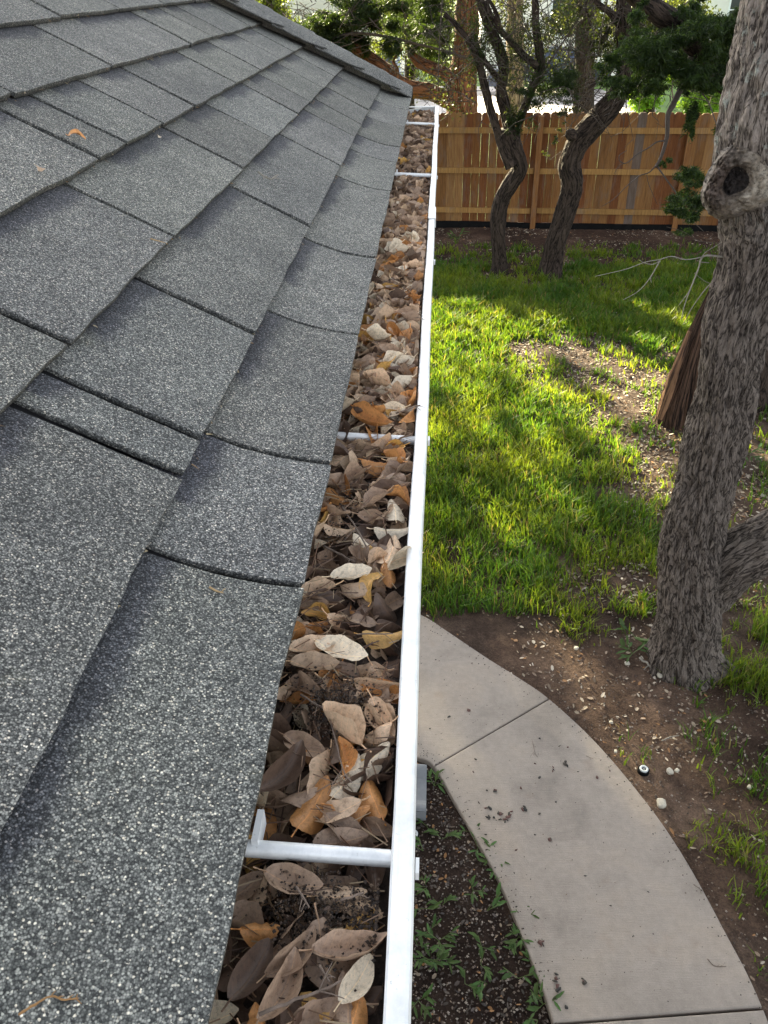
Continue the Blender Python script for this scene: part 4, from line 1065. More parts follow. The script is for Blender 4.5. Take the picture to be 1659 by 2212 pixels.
# ------------------------------------------------------------------ two crooked oaks in front of the fence
t1 = tag(empty('oak_tree', (1.0, 12.36, 0)), 'slender crooked oak before the fence forking low into thin dark limbs', 'tree')
def L1(spec, Y, name, par, n=20, m=None, amp=.008, seg=.05):
    P, rr = pl(spec, Y); return limb(P, rr, name, [m or MBARK2], par, n, seg, amp)
o = L1([(1077, 592, 40), (1078, 570, 31), (1077, 520, 30), (1076, 470, 33), (1085, 430, 32), (1104, 395, 34), (1120, 368, 34), (1119, 348, 34), (1108, 325, 42), (1100, 300, 46), (1100, 278, 44)], 12.3, 'trunk', t1, 40, None, .014, .03)
L1([(1104, 360, 26), (1085, 320, 20), (1074, 280, 18), (1060, 240, 17), (1048, 190, 16), (1036, 140, 15), (1018, 100, 13), (990, 60, 11), (960, 30, 8)], 12.2, 'limb', t1)
L1([(1102, 290, 26), (1090, 240, 22), (1082, 200, 21), (1088, 150, 22), (1076, 100, 22), (1056, 55, 20), (1036, 0, 18), (1020, -60, 15)], 12.35, 'limb', t1)
L1([(1104, 285, 16), (1098, 240, 13), (1086, 190, 12), (1060, 150, 11), (1040, 120, 9), (1020, 70, 7)], 12.5, 'limb', t1)
L1([(1115, 270, 20), (1140, 215, 18), (1165, 150, 20), (1166, 120, 18), (1158, 60, 15), (1155, 0, 14), (1150, -60, 12)], 12.3, 'limb', t1)
L1([(1160, 145, 14), (1130, 120, 14), (1100, 85, 12), (1078, 62, 11), (1060, 30, 8), (1050, 0, 6)], 12.2, 'limb', t1)
L1([(1080, 62, 8), (1075, 40, 8), (1065, 15, 7), (1050, -10, 6)], 12.1, 'limb', t1)
twigs_part(t1, 'twigs', [[(956, -10, 5), (949, 100, 4.5), (945, 222, 3)], [(1150, 190, 7), (1190, 130, 6), (1230, 70, 5), (1262, 20, 4), (1290, -20, 3)], [(1128, 240, 4), (1160, 225, 3.5), (1205, 190, 3), (1260, 160, 2)]], 12.2, MTWIGD, 130, (950, 0, 1290, 230), .0075)
LP = ((.030, .038, .015), (.065, .075, .026))
foliage(t1, 'leaves', SCAT(1090, 165, 1235, 235, 14, 10, 24, 12.2, 420, .045, 15) + [B(1030, 95, 24, 60, 12.2, 700, .05), B(1112, 262, 18, 42, 12.2, 700, .045), B(1200, 165, 55, 32, 12.2, 1400, .045), B(1130, 90, 90, 60, 12.3, 1100, .04), B(1230, 60, 60, 60, 12.3, 700, .04)], kind='juniper', pal=((.014, .030, .008), (.030, .052, .013)), seed=21)
foliage(t1, 'small_leaves', [B(1120, 110, 110, 100, 12.4, 1500, .042), B(1000, 130, 80, 110, 12.4, 1000, .042), B(1180, 330, 20, 20, 12.0, 26, .045), B(1150, 270, 24, 24, 12.0, 40, .045), B(1155, 210, 60, 50, 12.2, 380, .042)], pal=LP, seed=22)
foliage(t1, 'crown', [((.4, 12.3, 5.0), (2.6, 1.8, .8), 4200, .13)], pal=LP, seed=23)

t2 = tag(empty('oak_tree', (1.75, 12.25, 0)), 'thicker crooked oak before the fence bending right beneath a knob', 'tree')
L1([(1186, 600, 62), (1188, 580, 48), (1196, 545, 44), (1208, 500, 42), (1222, 455, 42), (1234, 415, 44), (1234, 385, 46), (1229, 360, 46), (1236, 330, 46), (1250, 305, 48), (1272, 280, 48), (1300, 250, 46), (1325, 222, 44), (1342, 190, 38), (1350, 150, 34), (1351, 100, 32), (1348, 40, 30), (1346, -40, 28)], 12.2, 'trunk', t2, 48, None, .018, .03)
P, rr = pl([(1238, 296, 20, 12.0), (1232, 290, 24, 11.95), (1228, 287, 12, 11.9)], 12); limb(P, rr, 'knob', [MBARK2], t2, 16, .02, .006)
L1([(1345, 150, 16), (1330, 142, 12), (1310, 150, 9), (1290, 175, 8), (1270, 190, 6)], 12.1, 'limb', t2)
L1([(1348, 160, 20), (1370, 145, 16), (1400, 130, 13), (1440, 110, 11), (1480, 100, 8)], 12.2, 'limb', t2)
L1([(1335, 200, 22), (1370, 180, 18), (1410, 165, 15), (1460, 150, 12)], 12.4, 'limb', t2)
L1([(1345, 60, 18), (1320, 30, 14), (1290, 5, 11), (1270, -30, 9)], 12.2, 'limb', t2)
twigs_part(t2, 'twigs', [[(1330, 142, 6), (1310, 172, 5), (1285, 205, 4), (1262, 235, 3)], [(1312, 0, 5), (1300, 60, 4), (1292, 120, 3)]], 12.0, MTWIGD, 90, (1260, 0, 1480, 220), .0075, seed=9)
foliage(t2, 'leaves', SCAT(1300, 10, 1460, 120, 14, 12, 30, 12.3, 420, .045, 16) + SCAT(1340, 150, 1460, 195, 8, 10, 20, 12.3, 300, .045, 17) + [B(1380, 60, 80, 60, 12.3, 300, .045), B(1310, 90, 40, 70, 12.4, 1100, .045), B(1230, 240, 45, 14, 12.0, 160, .045), B(1200, 300, 16, 16, 12.0, 50, .045), B(1212, 272, 14, 10, 12., 30, .04)], pal=((.018, .025, .009), (.042, .054, .016)), seed=31)
foliage(t2, 'crown', [((2.8, 12.2, 4.9), (2.2, 1.8, .8), 3600, .13)], pal=LP, seed=33)

# ------------------------------------------------------------------ trees beyond the fence
big = tag(empty('oak_tree', (-9.5, 24.5, 0)), 'added oak far beyond the fence, unseen, its high crown shading roof and yard', 'tree', 'trees beyond the fence')
limb([(-9.5, 24.5, -.1), (-9.3, 24.5, 3), (-9.6, 24.4, 6), (-9.2, 24.2, 9)], [.5, .42, .36, .25], 'trunk', MBARK2, big, 24, .2, .03)
foliage(big, 'crown', [((-8, 23.5, 10.85), (6.5, 2.6, 3.5), 12500, .46), ((-3.8, 23, 8.75), (3.2, 2.2, 1.5), 1800, .36), ((-12, 24, 12), (4, 2.6, 3.2), 6500, .46)], seed=91)  # unseen crown added and shaped to shade roof, path and near yard
tb = tag(empty('cedar_tree', (.3, 18.5, 0)), 'orange brown cedar beyond the fence with a bare limb reaching left', 'tree', 'trees beyond the fence')
L1([(998, 330, 70), (997, 250, 66), (998, 190, 62), (1000, 150, 58), (1006, 90, 50), (1010, 0, 44), (1010, -120, 40)], 18.5, 'trunk', tb, 30, MBARK3, .03, .1)
L1([(1000, 240, 40), (965, 215, 34), (930, 200, 32), (892, 192, 32), (858, 178, 32), (835, 155, 32), (808, 135, 28), (775, 112, 24), (740, 90, 18), (700, 60, 12)], 18.4, 'limb', tb, 22, MBARK3, .02, .1)
L1([(985, 185, 26), (960, 160, 24), (934, 147, 24), (910, 138, 22), (895, 125, 16), (880, 100, 9)], 18.4, 'limb', tb, 20, MBARK3, .02, .1)
L1([(856, 178, 9), (858, 150, 8), (850, 130, 6), (870, 105, 4)], 18.3, 'branch', tb, 10, MBARK3, 0, .1)
twigs_part(tb, 'twigs', [[(640, 60, 10), (700, 85, 12), (760, 72, 13), (830, 78, 14), (900, 95, 13), (960, 110, 11), (1020, 130, 9)], [(600, 70, 5), (640, 66, 7), (690, 90, 8)], [(750, -5, 8), (758, 50, 7), (764, 75, 5)]], 18.0, MTWIGD, 130, (580, 0, 1000, 230), .010, seed=14)
foliage(tb, 'foliage', [B(725, 90, 34, 48, 18.2, 2600, .085)] + SCAT(655, 20, 800, 150, 24, 14, 30, 18.2, 1500, .08, 1) + SCAT(640, -10, 960, 50, 18, 14, 30, 18.3, 1300, .08, 2) + SCAT(790, 50, 990, 120, 16, 10, 26, 18.2, 800, .08, 3), kind='juniper', pal=((.015, .028, .008), (.03, .048, .012)), seed=41)
foliage(tb, 'crown', [((-2.5, 19.5, 7.8), (4.5, 2.0, 1.5), 3500, .24)], pal=LP, seed=43)
YP = ((.055, .085, .015), (.13, .16, .028))
def btree(loc, label, trunk_spec, Y, blobs, pal, seed, kind='leaf', m=None, twb=None):
    t_ = tag(empty('oak_tree', loc), label, 'tree', 'trees beyond the fence')
    L1(trunk_spec, Y, 'trunk', t_, 20, m or MBARK2, .02, .12)
    foliage(t_, 'crown', blobs, kind=kind, pal=pal, seed=seed)
    if twb: twigs_part(t_, 'twigs', [], Y, MTWIGD, 90, twb, .012, seed=seed)
    return t_
btree((-6.5, 23, 0), 'leafy light green oak behind the top edge of the roof', [(600, 330, 30), (598, 200, 28), (590, 60, 26), (560, -60, 20)], 23, [B(600, 50, 60, 60, 23, 2300, .10), B(660, 95, 55, 36, 22.8, 1400, .10), B(560, 20, 60, 40, 23.2, 1500, .10), B(770, 150, 30, 14, 22.5, 300, .09)], YP, 51, twb=(540, 0, 720, 150))
btree((-1.5, 24, 0), 'airy small-leaved oak filling the gap left of the orange cedar', [(880, 330, 26), (884, 200, 24), (890, 60, 22), (900, -60, 20)], 24, [B(900, 60, 80, 60, 24, 3400, .10), B(950, 130, 60, 50, 23.5, 1700, .10), B(850, 20, 80, 36, 24.3, 2400, .10), B(830, 110, 60, 30, 24, 1000, .09), B(960, 30, 50, 60, 24, 1500, .1)], ((.05, .07, .018), (.13, .16, .035)), 52, twb=(800, 0, 1000, 200))
btree((2.6, 22, 0), 'tan-trunked tree seen straight up between the forked limbs', [(1112, 330, 40), (1112, 200, 38), (1113, 80, 36), (1113, 0, 34), (1110, -100, 30)], 22, [B(1110, 20, 60, 50, 22, 500, .09), B(1170, 100, 80, 60, 22, 700, .09)], LP, 53, m=m_bark('tan_bark', (.27, .20, .14), (.12, .085, .06), 14, 4, 0, 1., .03), twb=(1040, 0, 1250, 150))
btree((4.4, 20, 0), 'straight dark trunk rising behind the fence right of the first crooked oak', [(1262, 330, 46), (1261, 240, 44), (1262, 150, 42), (1264, 60, 40), (1266, -60, 38)], 20, [B(1250, 20, 60, 50, 20, 900, .085), B(1300, 80, 50, 50, 20, 900, .085)], LP, 54, twb=(1200, 0, 1340, 200))
btree((7.6, 26, 0), 'dim leafy tree filling the gap behind the juniper limb', [(1400, 330, 26), (1402, 200, 24), (1405, 60, 24), (1410, -60, 20)], 26, [B(1400, 70, 60, 60, 26, 3800, .11), B(1470, 40, 60, 50, 26, 3000, .11), B(1520, 110, 60, 60, 25, 3000, .11), B(1350, 30, 50, 40, 26, 1600, .11)], ((.05, .065, .022), (.10, .12, .04)), 55)
# sunlit shrubs on the lawn
for (px, py, rx, ry, Y, n_, lb, sd_) in [(1400, 190, 36, 40, 26, 3800, 'bright green shrub on the lawn behind the fence, beside the driveway point', 61), (1520, 215, 44, 30, 24, 3800, 'bright green shrub behind the fence closest to the big oak', 62), (1470, 150, 30, 30, 30, 1500, 'pale green shrub farther back on the lawn', 63)]:
    c = PY(px, py, Y); s_ = tag(empty('shrub', (c[0], c[1], 0)), lb, 'shrub', 'shrubs on the far lawn')
    foliage(s_, 'leaves', [B(px, py, rx, ry, Y, n_, .12), B(px - 8, py + ry * .7, rx * .8, ry * .5, Y, n_ // 3, .12)], pal=((.10, .19, .03), (.19, .30, .05)), seed=sd_)
    m_ = MB()
    for q in range(5): m_.tube([(c[0], c[1], -.05), (c[0] + random.uniform(-.2, .2), c[1], c[2] * .5), (c[0] + random.uniform(-.5, .5), c[1], c[2])], [.03, .02, .01], 6)
    m_.build('stem', MTWIG, s_)

# ------------------------------------------------------------------ neighbouring houses
def w3(px, py, Y): return PY(px, py, Y)
def nhouse(name_label, x0, x1, Y, top, wallc, wins, depth=9.0, base=.3, roofc=(.16, .16, .18)):
    h_ = tag(empty('house', ((x0 + x1) / 2, Y, 0)), name_label, 'house')
    mw, t, b, o_ = mat('siding'); v = coord(t)
    sx = t.nodes.new('ShaderNodeSeparateXYZ'); t.links.new(v, sx.inputs[0])
    g_ = math_(t, 'FRACT', math_(t, 'MULTIPLY', sx.outputs[2], 5.5)); n_ = noise_(t, v, 1.5, 3, .5)
    c_ = ramp(t, n_, [(.3, tuple(x * .9 for x in wallc)), (.7, wallc)]); t.links.new(c_, b.inputs['Base Color']); b.inputs['Roughness'].default_value = .7
    bump(t, b, g_, .6, .03)
    # wall built around its openings
    xs_ = sorted({x0, x1, *[w_[0] for w_ in wins], *[w_[1] for w_ in wins]}); zs_ = sorted({-.1, top, *[w_[2] for w_ in wins], *[w_[3] for w_ in wins]})
    m_ = MB()
    for a, b2 in zip(xs_[:-1], xs_[1:]):
        for c, d in zip(zs_[:-1], zs_[1:]):
            xm, zm = (a + b2) / 2, (c + d) / 2
            if any(w_[0] < xm < w_[1] and w_[2] < zm < w_[3] for w_ in wins): continue
            m_.box((xm, Y + .1, zm), (b2 - a, .2, d - c))
    m_.box((x0 + .1, Y + .2 + depth / 2, top / 2), (.2, depth, top + .2)); m_.box((x1 - .1, Y + .2 + depth / 2, top / 2), (.2, depth, top + .2)); m_.box(((x0 + x1) / 2, Y + depth, top / 2), (x1 - x0 - .5, .2, top + .2))
    m_.build('wall', mw, h_)
    m_ = MB(); e = .6
    A_ = [(x0 - e, Y - e, top + .01), (x1 + e, Y - e, top + .01), (x1 + e, Y + depth + e, top + .01), (x0 - e, Y + depth + e, top + .01)]; r1, r2 = (x0 + depth * .4, Y + depth / 2, top + 2.4), (x1 - depth * .4, Y + depth / 2, top + 2.4)
    if r1[0] > r2[0]: r1 = r2 = ((x0 + x1) / 2, Y + depth / 2, top + 2.4)
    V_ = A_ + [r1, r2] + [(x, y, z - .16) for x, y, z in A_]
    F2 = [[0, 1, 5, 4], [1, 2, 5], [2, 3, 4, 5], [3, 0, 4], [0, 6, 7, 1], [1, 7, 8, 2], [2, 8, 9, 3], [3, 9, 6, 0], [9, 8, 7, 6]]
    mesh_obj('roof', V_, F2, plain('far_roof', roofc, .8), h_)
    for a, b2, c, d in wins:
        f = MB(); tt = .09
        f.box(((a + b2) / 2, Y + .02, c + tt / 2), (b2 - a, .10, tt)); f.box(((a + b2) / 2, Y + .02, d - tt / 2), (b2 - a, .10, tt))
        f.box((a + tt / 2, Y + .02, (c + d) / 2), (tt, .10, d - c - 2 * tt)); f.box((b2 - tt / 2, Y + .02, (c + d) / 2), (tt, .10, d - c - 2 * tt))
        f.box(((a + b2) / 2, Y + .04, (c + d) / 2), (b2 - a - 2 * tt, .05, .05))
        fo = f.build('window', plain('window_frame', (.70, .74, .76), .5), h_)
        gm, t, b, o_ = mat('window_glass'); b.inputs['Base Color'].default_value = (.035, .05, .052, 1); b.inputs['Roughness'].default_value = .08
        p = MB(); p.box(((a + b2) / 2, Y + .085, (c + d) / 2), (b2 - a - .1, .012, d - c - .1)); po = p.build('pane', gm, fo); po.matrix_parent_inverse = Matrix()
    return h_
Yh = 40.0
a0 = w3(1035, 160, Yh)[0]; a1 = w3(1335, 160, Yh)[0]
nhouse('cream sided house beyond the driveway with a large dark window', a0, a1, Yh, 4.6, (.90, .87, .82),
       [(w3(1186, 50, Yh)[0], w3(1298, 50, Yh)[0], w3(1240, 78, Yh)[2], 4.2), (w3(1014, 50, Yh)[0] + .75, w3(1040, 50, Yh)[0] + .45, w3(1027, 78, Yh)[2], w3(1027, 28, Yh)[2])])
a0 = w3(545, 20, 46)[0]; a1 = w3(800, 20, 46)[0]
nhouse('grey house far behind the leafy oak left of the cedar', a0, a1, 46, 4.8, (.52, .52, .52), [(w3(585, 20, 46)[0], w3(610, 20, 46)[0], 1.2, 4.2)])
a0 = w3(1440, 20, 48)[0]
nhouse('pale house glimpsed through the branches on the right', a0, a0 + 9, 48, 4.6, (.75, .74, .72), [(a0 + 3, a0 + 4.4, 1.0, 3.0)])
# parked cars beyond the fence, mostly hidden
def car(cx, cy, ang, bc, lb):
    t_ = tag(empty('parked_car', (cx, cy, 0)), lb, 'car', 'cars parked beyond the fence'); t_.rotation_euler = (0, 0, ang)
    def part(n_, V, F2, m_, par=None, smooth=False):
        me = bpy.data.meshes.new(n_); me.from_pydata(V, [], F2); me.materials.append(m_); o = bpy.data.objects.new(n_, me); COL.objects.link(o); o.parent = par or t_
        if smooth: me.polygons.foreach_set('use_smooth', [True] * len(me.polygons))
        return o
    mb_, t, b, o_ = mat('car_paint'); b.inputs['Base Color'].default_value = (*bc, 1); b.inputs['Metallic'].default_value = .1; b.inputs['Roughness'].default_value = .25
    prof_ = [(-2.2, .35), (-2.25, .6), (-2.15, .85), (-1.2, .98), (-.55, 1.42), (.75, 1.45), (1.5, 1.05), (2.1, .95), (2.22, .7), (2.2, .35)]
    V, F2 = [], []
    for sx in (-.86, -.70, .70, .86):
        for x, z in prof_:
            k = .0 if abs(sx) < .8 else 1; zz = z if not k else min(z, .95); V.append((x, sx, zz if k == 0 else zz))
    n_ = len(prof_)
    for s in range(3):
        for i in range(n_): F2.append([s * n_ + i, s * n_ + (i + 1) % n_, (s + 1) * n_ + (i + 1) % n_, (s + 1) * n_ + i])
    F2 += [list(range(n_))[::-1], [3 * n_ + i for i in range(n_)]]
    part('body', V, F2, mb_)
    gm, t, b, o_ = mat('car_glass'); b.inputs['Base Color'].default_value = (.02, .025, .03, 1); b.inputs['Roughness'].default_value = .05
    for s in (-1, 1): part('window', [(-1.0, s * .745, .99), (-.5, s * .725, 1.36), (.7, s * .725, 1.38), (1.3, s * .745, 1.05)], [[0, 1, 2, 3]], gm)
    part('windscreen', [(-1.22, -.62, 1.0), (-1.22, .62, 1.0), (-.58, .6, 1.43), (-.58, -.6, 1.43)], [[0, 1, 2, 3]], gm)
    part('rear_window', [(1.47, -.62, 1.09), (1.47, .62, 1.09), (.78, .6, 1.465), (.78, -.6, 1.465)], [[0, 1, 2, 3]], gm)
    tm = plain('tyre', (.02, .02, .02), .8, 0, 20, .1)
    rm_ = plain('wheel_rim', (.45, .45, .46), .3, .8, 20, .1)
    for x in (-1.4, 1.4):
        for s in (-1, 1):
            m_ = MB(); m_.tube([(x, s * .70, .32), (x, s * .88, .32)], [.32, .32], 20); w_ = part('wheel', m_.v, m_.f, tm)
            m_ = MB(); m_.tube([(x, s * .879, .32), (x, s * .90, .32)], [.20, .18], 12); part('rim', m_.v, m_.f, rm_, w_)
    for s in (-.6, .6): part('headlight', [(-2.262, s - .15, .62), (-2.262, s + .15, .62), (-2.225, s + .15, .76), (-2.225, s - .15, .76)], [[0, 1, 2, 3]], rm_)
    return t_
c = G(1180, 222); car(w3(1175, 150, 34)[0], 34, R(8), (.03, .045, .09), 'dark blue car parked on the driveway behind the crooked oaks')
car(w3(830, 150, 33)[0], 33, R(80), (.30, .36, .42), 'grey blue car parked left of the orange cedar limb')

# ------------------------------------------------------------------ grass
def dens(x, y):
    d = 0.0
    if y > 4.45 + .25 * mn.noise(Vector((x * 2.5, 0, 1))) and y < 14.4: d = 1.0
    if y > 12.6: d *= max(.0, (14.0 - y) / 1.6) * .5
    for bx, by, rx, ry, s in ((1.55, 9.35, .95, .48, 1.0), (2.2, 8.4, .85, .75, .88), (1.5, 8.6, .6, .35, .5), (2.1, 7.4, .5, .7, .6), (2.9, 7.2, .9, .8, .95), (2.6, 6.2, .7, 1.0, .85), (3.0, 5.0, 1.0, .9, .9), (2.6, 11.6, .6, .8, .5), (1.35, 12.2, .7, .45, .8), (1.9, 6.3, .25, .4, .5), (3.4, 9.0, .7, .5, .6), (1.5, 4.8, .5, .22, .7), (1.0, 11.0, .5, .3, .3), (2.0, 8.6, .5, .4, .3)):
        q = ((x - bx) / rx) ** 2 + ((y - by) / ry) ** 2
        d *= 1 - s * math.exp(-q * .9)
    for bx, by, rx, ry, s in ((2.15, 3.80, .30, .22, 1.0), (2.35, 3.3, .35, .3, .6), (2.05, 2.6, .28, .35, .55), (1.95, 2.1, .25, .4, .5), (1.55, 2.55, .10, .3, .35), (2.6, 4.2, .4, .5, .7), (1.25, 3.15, .07, .16, .3), (.05, 4.55, .15, .12, .9), (1.9, 1.6, .3, .3, .4), (1.1, 4.3, .2, .1, .25), (.75, 4.05, .12, .12, .15), (1.85, 3.0, .16, .18, .55), (1.78, 2.2, .14, .35, .5), (1.7, 1.8, .12, .3, .5), (2.3, 2.6, .3, .4, .5), (1.62, 3.0, .06, .3, .3)):
        q = ((x - bx) / rx) ** 2 + ((y - by) / ry) ** 2
        d = max(d, s * math.exp(-q))
    return d
def grass(n, xr, yr, name, label, seed):
    rg = np.random.default_rng(seed); xs_ = rg.uniform(*xr, n); ys_ = rg.uniform(*yr, n); keep = np.zeros(n, bool); hm = np.ones(n); tn = np.zeros(n)
    for i in range(n):
        x, y = xs_[i], ys_[i]; d = dens(x, y)
        if d <= .01: continue
        cl = mn.noise(Vector((x * 3.2, y * 3.2, 2))) * .9 + mn.noise(Vector((x * 12, y * 12, 5))) * 1.0
        dd = d * 1.1 + cl * .75 - .05
        if rg.random() < max(0, min(1, dd)) ** 1.5: keep[i] = True; hm[i] = .55 + .5 * min(1, d) + .5 * cl; tn[i] = mn.noise(Vector((x * 1.3, y * 1.3, 8)))
    x, y, hm, tn = xs_[keep], ys_[keep], np.clip(hm[keep], .3, 1.5), tn[keep]; m = len(x)
    h = rg.uniform(.045, .135, m) * hm; wd = (.0026 + .00042 * y) * rg.uniform(.7, 1.3, m)
    a = rg.uniform(0, 2 * np.pi, m); ln_ = rg.uniform(.1, .9, m) * h; b = a + rg.normal(0, .5, m)
    sx, sy = np.cos(a + np.pi / 2) * wd, np.sin(a + np.pi / 2) * wd
    lx, ly = np.cos(b) * ln_, np.sin(b) * ln_; z0 = np.full(m, -.045)
    v = np.stack([np.stack([x - sx, y - sy, z0], 1), np.stack([x + sx, y + sy, z0], 1),
                  np.stack([x + lx * .35 + sx * .8, y + ly * .35 + sy * .8, z0 + h * .62], 1), np.stack([x + lx * .35 - sx * .8, y + ly * .35 - sy * .8, z0 + h * .62], 1),
                  np.stack([x + lx + sx * .15, y + ly + sy * .15, z0 + h], 1), np.stack([x + lx - sx * .15, y + ly - sy * .15, z0 + h], 1)], 1).reshape(-1, 3)
    i0 = np.arange(m) * 6
    f = np.concatenate([np.stack([i0, i0 + 1, i0 + 2, i0 + 3], 1), np.stack([i0 + 3, i0 + 2, i0 + 4, i0 + 5], 1)])
    k = np.clip(rg.random(m) * .8 + tn * .9, 0, 1)[:, None]; c = np.array((.048, .115, .018)) * (1 - k) + np.array((.15, .205, .024)) * k
    dry = rg.random(m) < .06; c[dry] = (.19, .17, .085)
    c *= rg.uniform(.75, 1.25, (m, 1))
    o = mesh_obj(name, v, f, MGRASS, None, False, None, np.repeat(c, 6, 0)); tag(o, label, 'grass', kind='stuff'); return m
ng = grass(270000, (-.7, 6.0), (4.2, 14.4), 'grass', 'patchy green lawn grass growing between bare litter-strewn soil', 71)
ng2 = grass(40000, (.9, 3.0), (1.2, 4.4), 'grass_tufts', 'thin grass tufts beside the path and round the big oak', 72)
grass(80000, (-4.0, -.7), (4.9, 14.4), 'grass_strip', 'lawn grass hidden from the roof beyond the far end of the house', 73)
print('blades', ng, ng2)

# ------------------------------------------------------------------ litter on the soil
def litter(n, fx, name, label, seed, szr=(.016, .044), z=-.02, pal=None):
    rg = np.random.default_rng(seed); V, F_, C_ = [], [], []; off = 0
    pal = pal or [(.30, .24, .17), (.22, .16, .11), (.15, .10, .07), (.40, .33, .25), (.46, .40, .32), (.26, .13, .05), (.10, .07, .05), (.17, .12, .085)]
    out = 0
    while out < n:
        x, y = fx(rg); L = (szr[0] + (szr[1] - szr[0]) * rg.random() ** 1.8) * .5; W = L * rg.uniform(.35, .65); a = rg.uniform(0, 6.28); ca_, sa = math.cos(a), math.sin(a)
        tx, ty = rg.normal(0, .28), rg.normal(0, .28); gz_ = -.035 + .022 * vnoise(x, y, 1.1) + .016 * vnoise(x, y, 4.5, 3) + .008 * vnoise(x, y, 13, 5) if z is None else z
        pts = [(-L, 0, 0), (-L * .45, W * .85, .3), (L * .4, W * .8, .3), (L, 0, 0), (L * .4, -W * .8, .3), (-L * .45, -W * .85, .3)]
        for px, py, u in pts:
            X_, Y_ = px * ca_ - py * sa, px * sa + py * ca_
            V.append((x + X_, y + Y_, gz_ + .007 + u * W * .5 + X_ * tx + Y_ * ty))
        F_ += [[off, off + 1, off + 2, off + 3], [off, off + 3, off + 4, off + 5]]; off += 6; out += 1
        C_ += [tuple(np.array(pal[rg.integers(len(pal))]) * rg.uniform(.75, 1.2))] * 6
    return tag(mesh_obj(name, V, F_, MLIT, None, False, None, np.array(C_)), label, 'leaf litter', kind='stuff')
def inpath(x, y):
    if y > 5.2 or y < -.5: return False
    lo = min(range(0, len(si_), 4), key=lambda i: (si_[i][0] - x) ** 2 + (si_[i][1] - y) ** 2); a = si_[lo]; b2 = so_[lo]
    c_, r_ = (a + b2) / 2, np.linalg.norm(a - b2) / 2 + .01
    return (x - c_[0]) ** 2 + (y - c_[1]) ** 2 < (r_ * 1.0) ** 2
def f_yard(rg):
    while True:
        x, y = rg.uniform(-2.0, 6.0), 1.0 + 14 * rg.random() ** .85
        if inpath(x, y) or (x < .55 and y < 3.0): continue
        if mn.noise(Vector((x * 1.6, y * 1.6, 4))) + 1.1 * mn.noise(Vector((x * 6, y * 6, 14))) + .22 > rg.random() * .8: return x, y
litter(24000, f_yard, 'ground_litter', 'small tan fallen oak leaves scattered over the soil and lawn', 81, z=None)
def f_bare(rg):
    while True:
        x, y = rg.uniform(.9, 4.2), rg.uniform(4.6, 10.4)
        if dens(x, y) < .75 and mn.noise(Vector((x * 4, y * 4, 24))) + .45 > rg.random() * .8: return x, y
litter(9000, f_bare, 'bare_patch_litter', 'pale fallen oak leaves thick on the bare patch of the lawn', 84, (.02, .05), None)
def f_bed(rg):
    while True:
        x, y = rg.uniform(-.4, .62), rg.uniform(1.4, 3.1)
        if not inpath(x, y): return x, y
litter(1500, f_bed, 'bed_litter', 'dark mulch flakes and a few tan leaves in the planting bed', 82, (.010, .032), None, [(.05, .04, .035), (.08, .06, .05), (.12, .095, .075), (.26, .20, .14), (.06, .045, .036), (.30, .15, .055), (.10, .08, .07), (.05, .04, .03)])
# pebbles and soil crumbs
def crumbs(n, fx, name, label, seed):
    rg = np.random.default_rng(seed); V, F_, C_ = [], [], []; off = 0
    oc = np.array([(1, 0, 0), (-1, 0, 0), (0, 1, 0), (0, -1, 0), (0, 0, 1), (0, 0, -1)], float); of = [(0, 2, 4), (2, 1, 4), (1, 3, 4), (3, 0, 4), (2, 0, 5), (1, 2, 5), (3, 1, 5), (0, 3, 5)]
    for i in range(n):
        x, y = fx(rg); s = rg.uniform(.002, .0075); p = oc * s * rg.uniform(.6, 1.4, (6, 1)); gz_ = -.035 + .022 * vnoise(x, y, 1.1) + .016 * vnoise(x, y, 4.5, 3) + .008 * vnoise(x, y, 13, 5)
        V += [tuple(q) for q in p + (x, y, gz_ + s * .5)]; F_ += [[a + off for a in f] for f in of]; off += 6
        C_ += [random.choice([(.10, .07, .055), (.06, .045, .035), (.16, .12, .09), (.26, .22, .18)])] * 6
    return tag(mesh_obj(name, V, F_, MLIT, None, False, None, np.array(C_)), label, 'soil crumbs', kind='stuff')
crumbs(9000, lambda rg: f_bed(rg) if rg.random() < .4 else f_yard(rg) if rg.random() < .3 else (rg.uniform(.8, 2.6), rg.uniform(2.0, 4.7)), 'soil_crumbs', 'crumbs of soil and grit lying on the bare ground', 83)

# leaf crumbs and flecks on the path
Z5 = lambda X, Y_: ((1500 + .9186 * X) / 1.8228, (2200 + .9186 * Y_) / 1.8228)
flk = [(235, 435, .8), (290, 680, 1.2), (375, 650, 1.4), (210, 730, .9), (405, 862, 1), (395, 915, 1), (455, 995, .9), (490, 998, 1.6), (420, 1048, 1.3), (457, 1068, 1.8), (465, 1115, 2.2), (520, 1112, 3), (560, 1105, 2.6), (615, 1080, 2.4), (740, 905, 1.6), (790, 875, 2.0), (680, 940, 1.2), (660, 880, 1), (680, 772, 1), (765, 805, 1), (800, 810, 1.2), (925, 940, 1.2), (980, 910, .8), (600, 985, 1), (660, 1185, 1.3), (580, 1250, 1.3), (875, 1362, 1.1), (730, 1210, 1.5), (690, 1647, 1.6), (860, 1815, 2), (755, 1800, 1.8), (757, 1840, 1.8), (750, 1888, 1.2), (795, 1925, 1.2), (1145, 1430, 1), (1080, 1620, .7), (1230, 1900, .8), (450, 1185, 1), (985, 1490, 1.2), (920, 775, .9), (250, 440, .6), (390, 450, .7), (680, 1095, 1), (750, 1045, 1), (845, 915, 1)]
V, F_, C_ = [], [], []; off = 0; rg = np.random.default_rng(5)
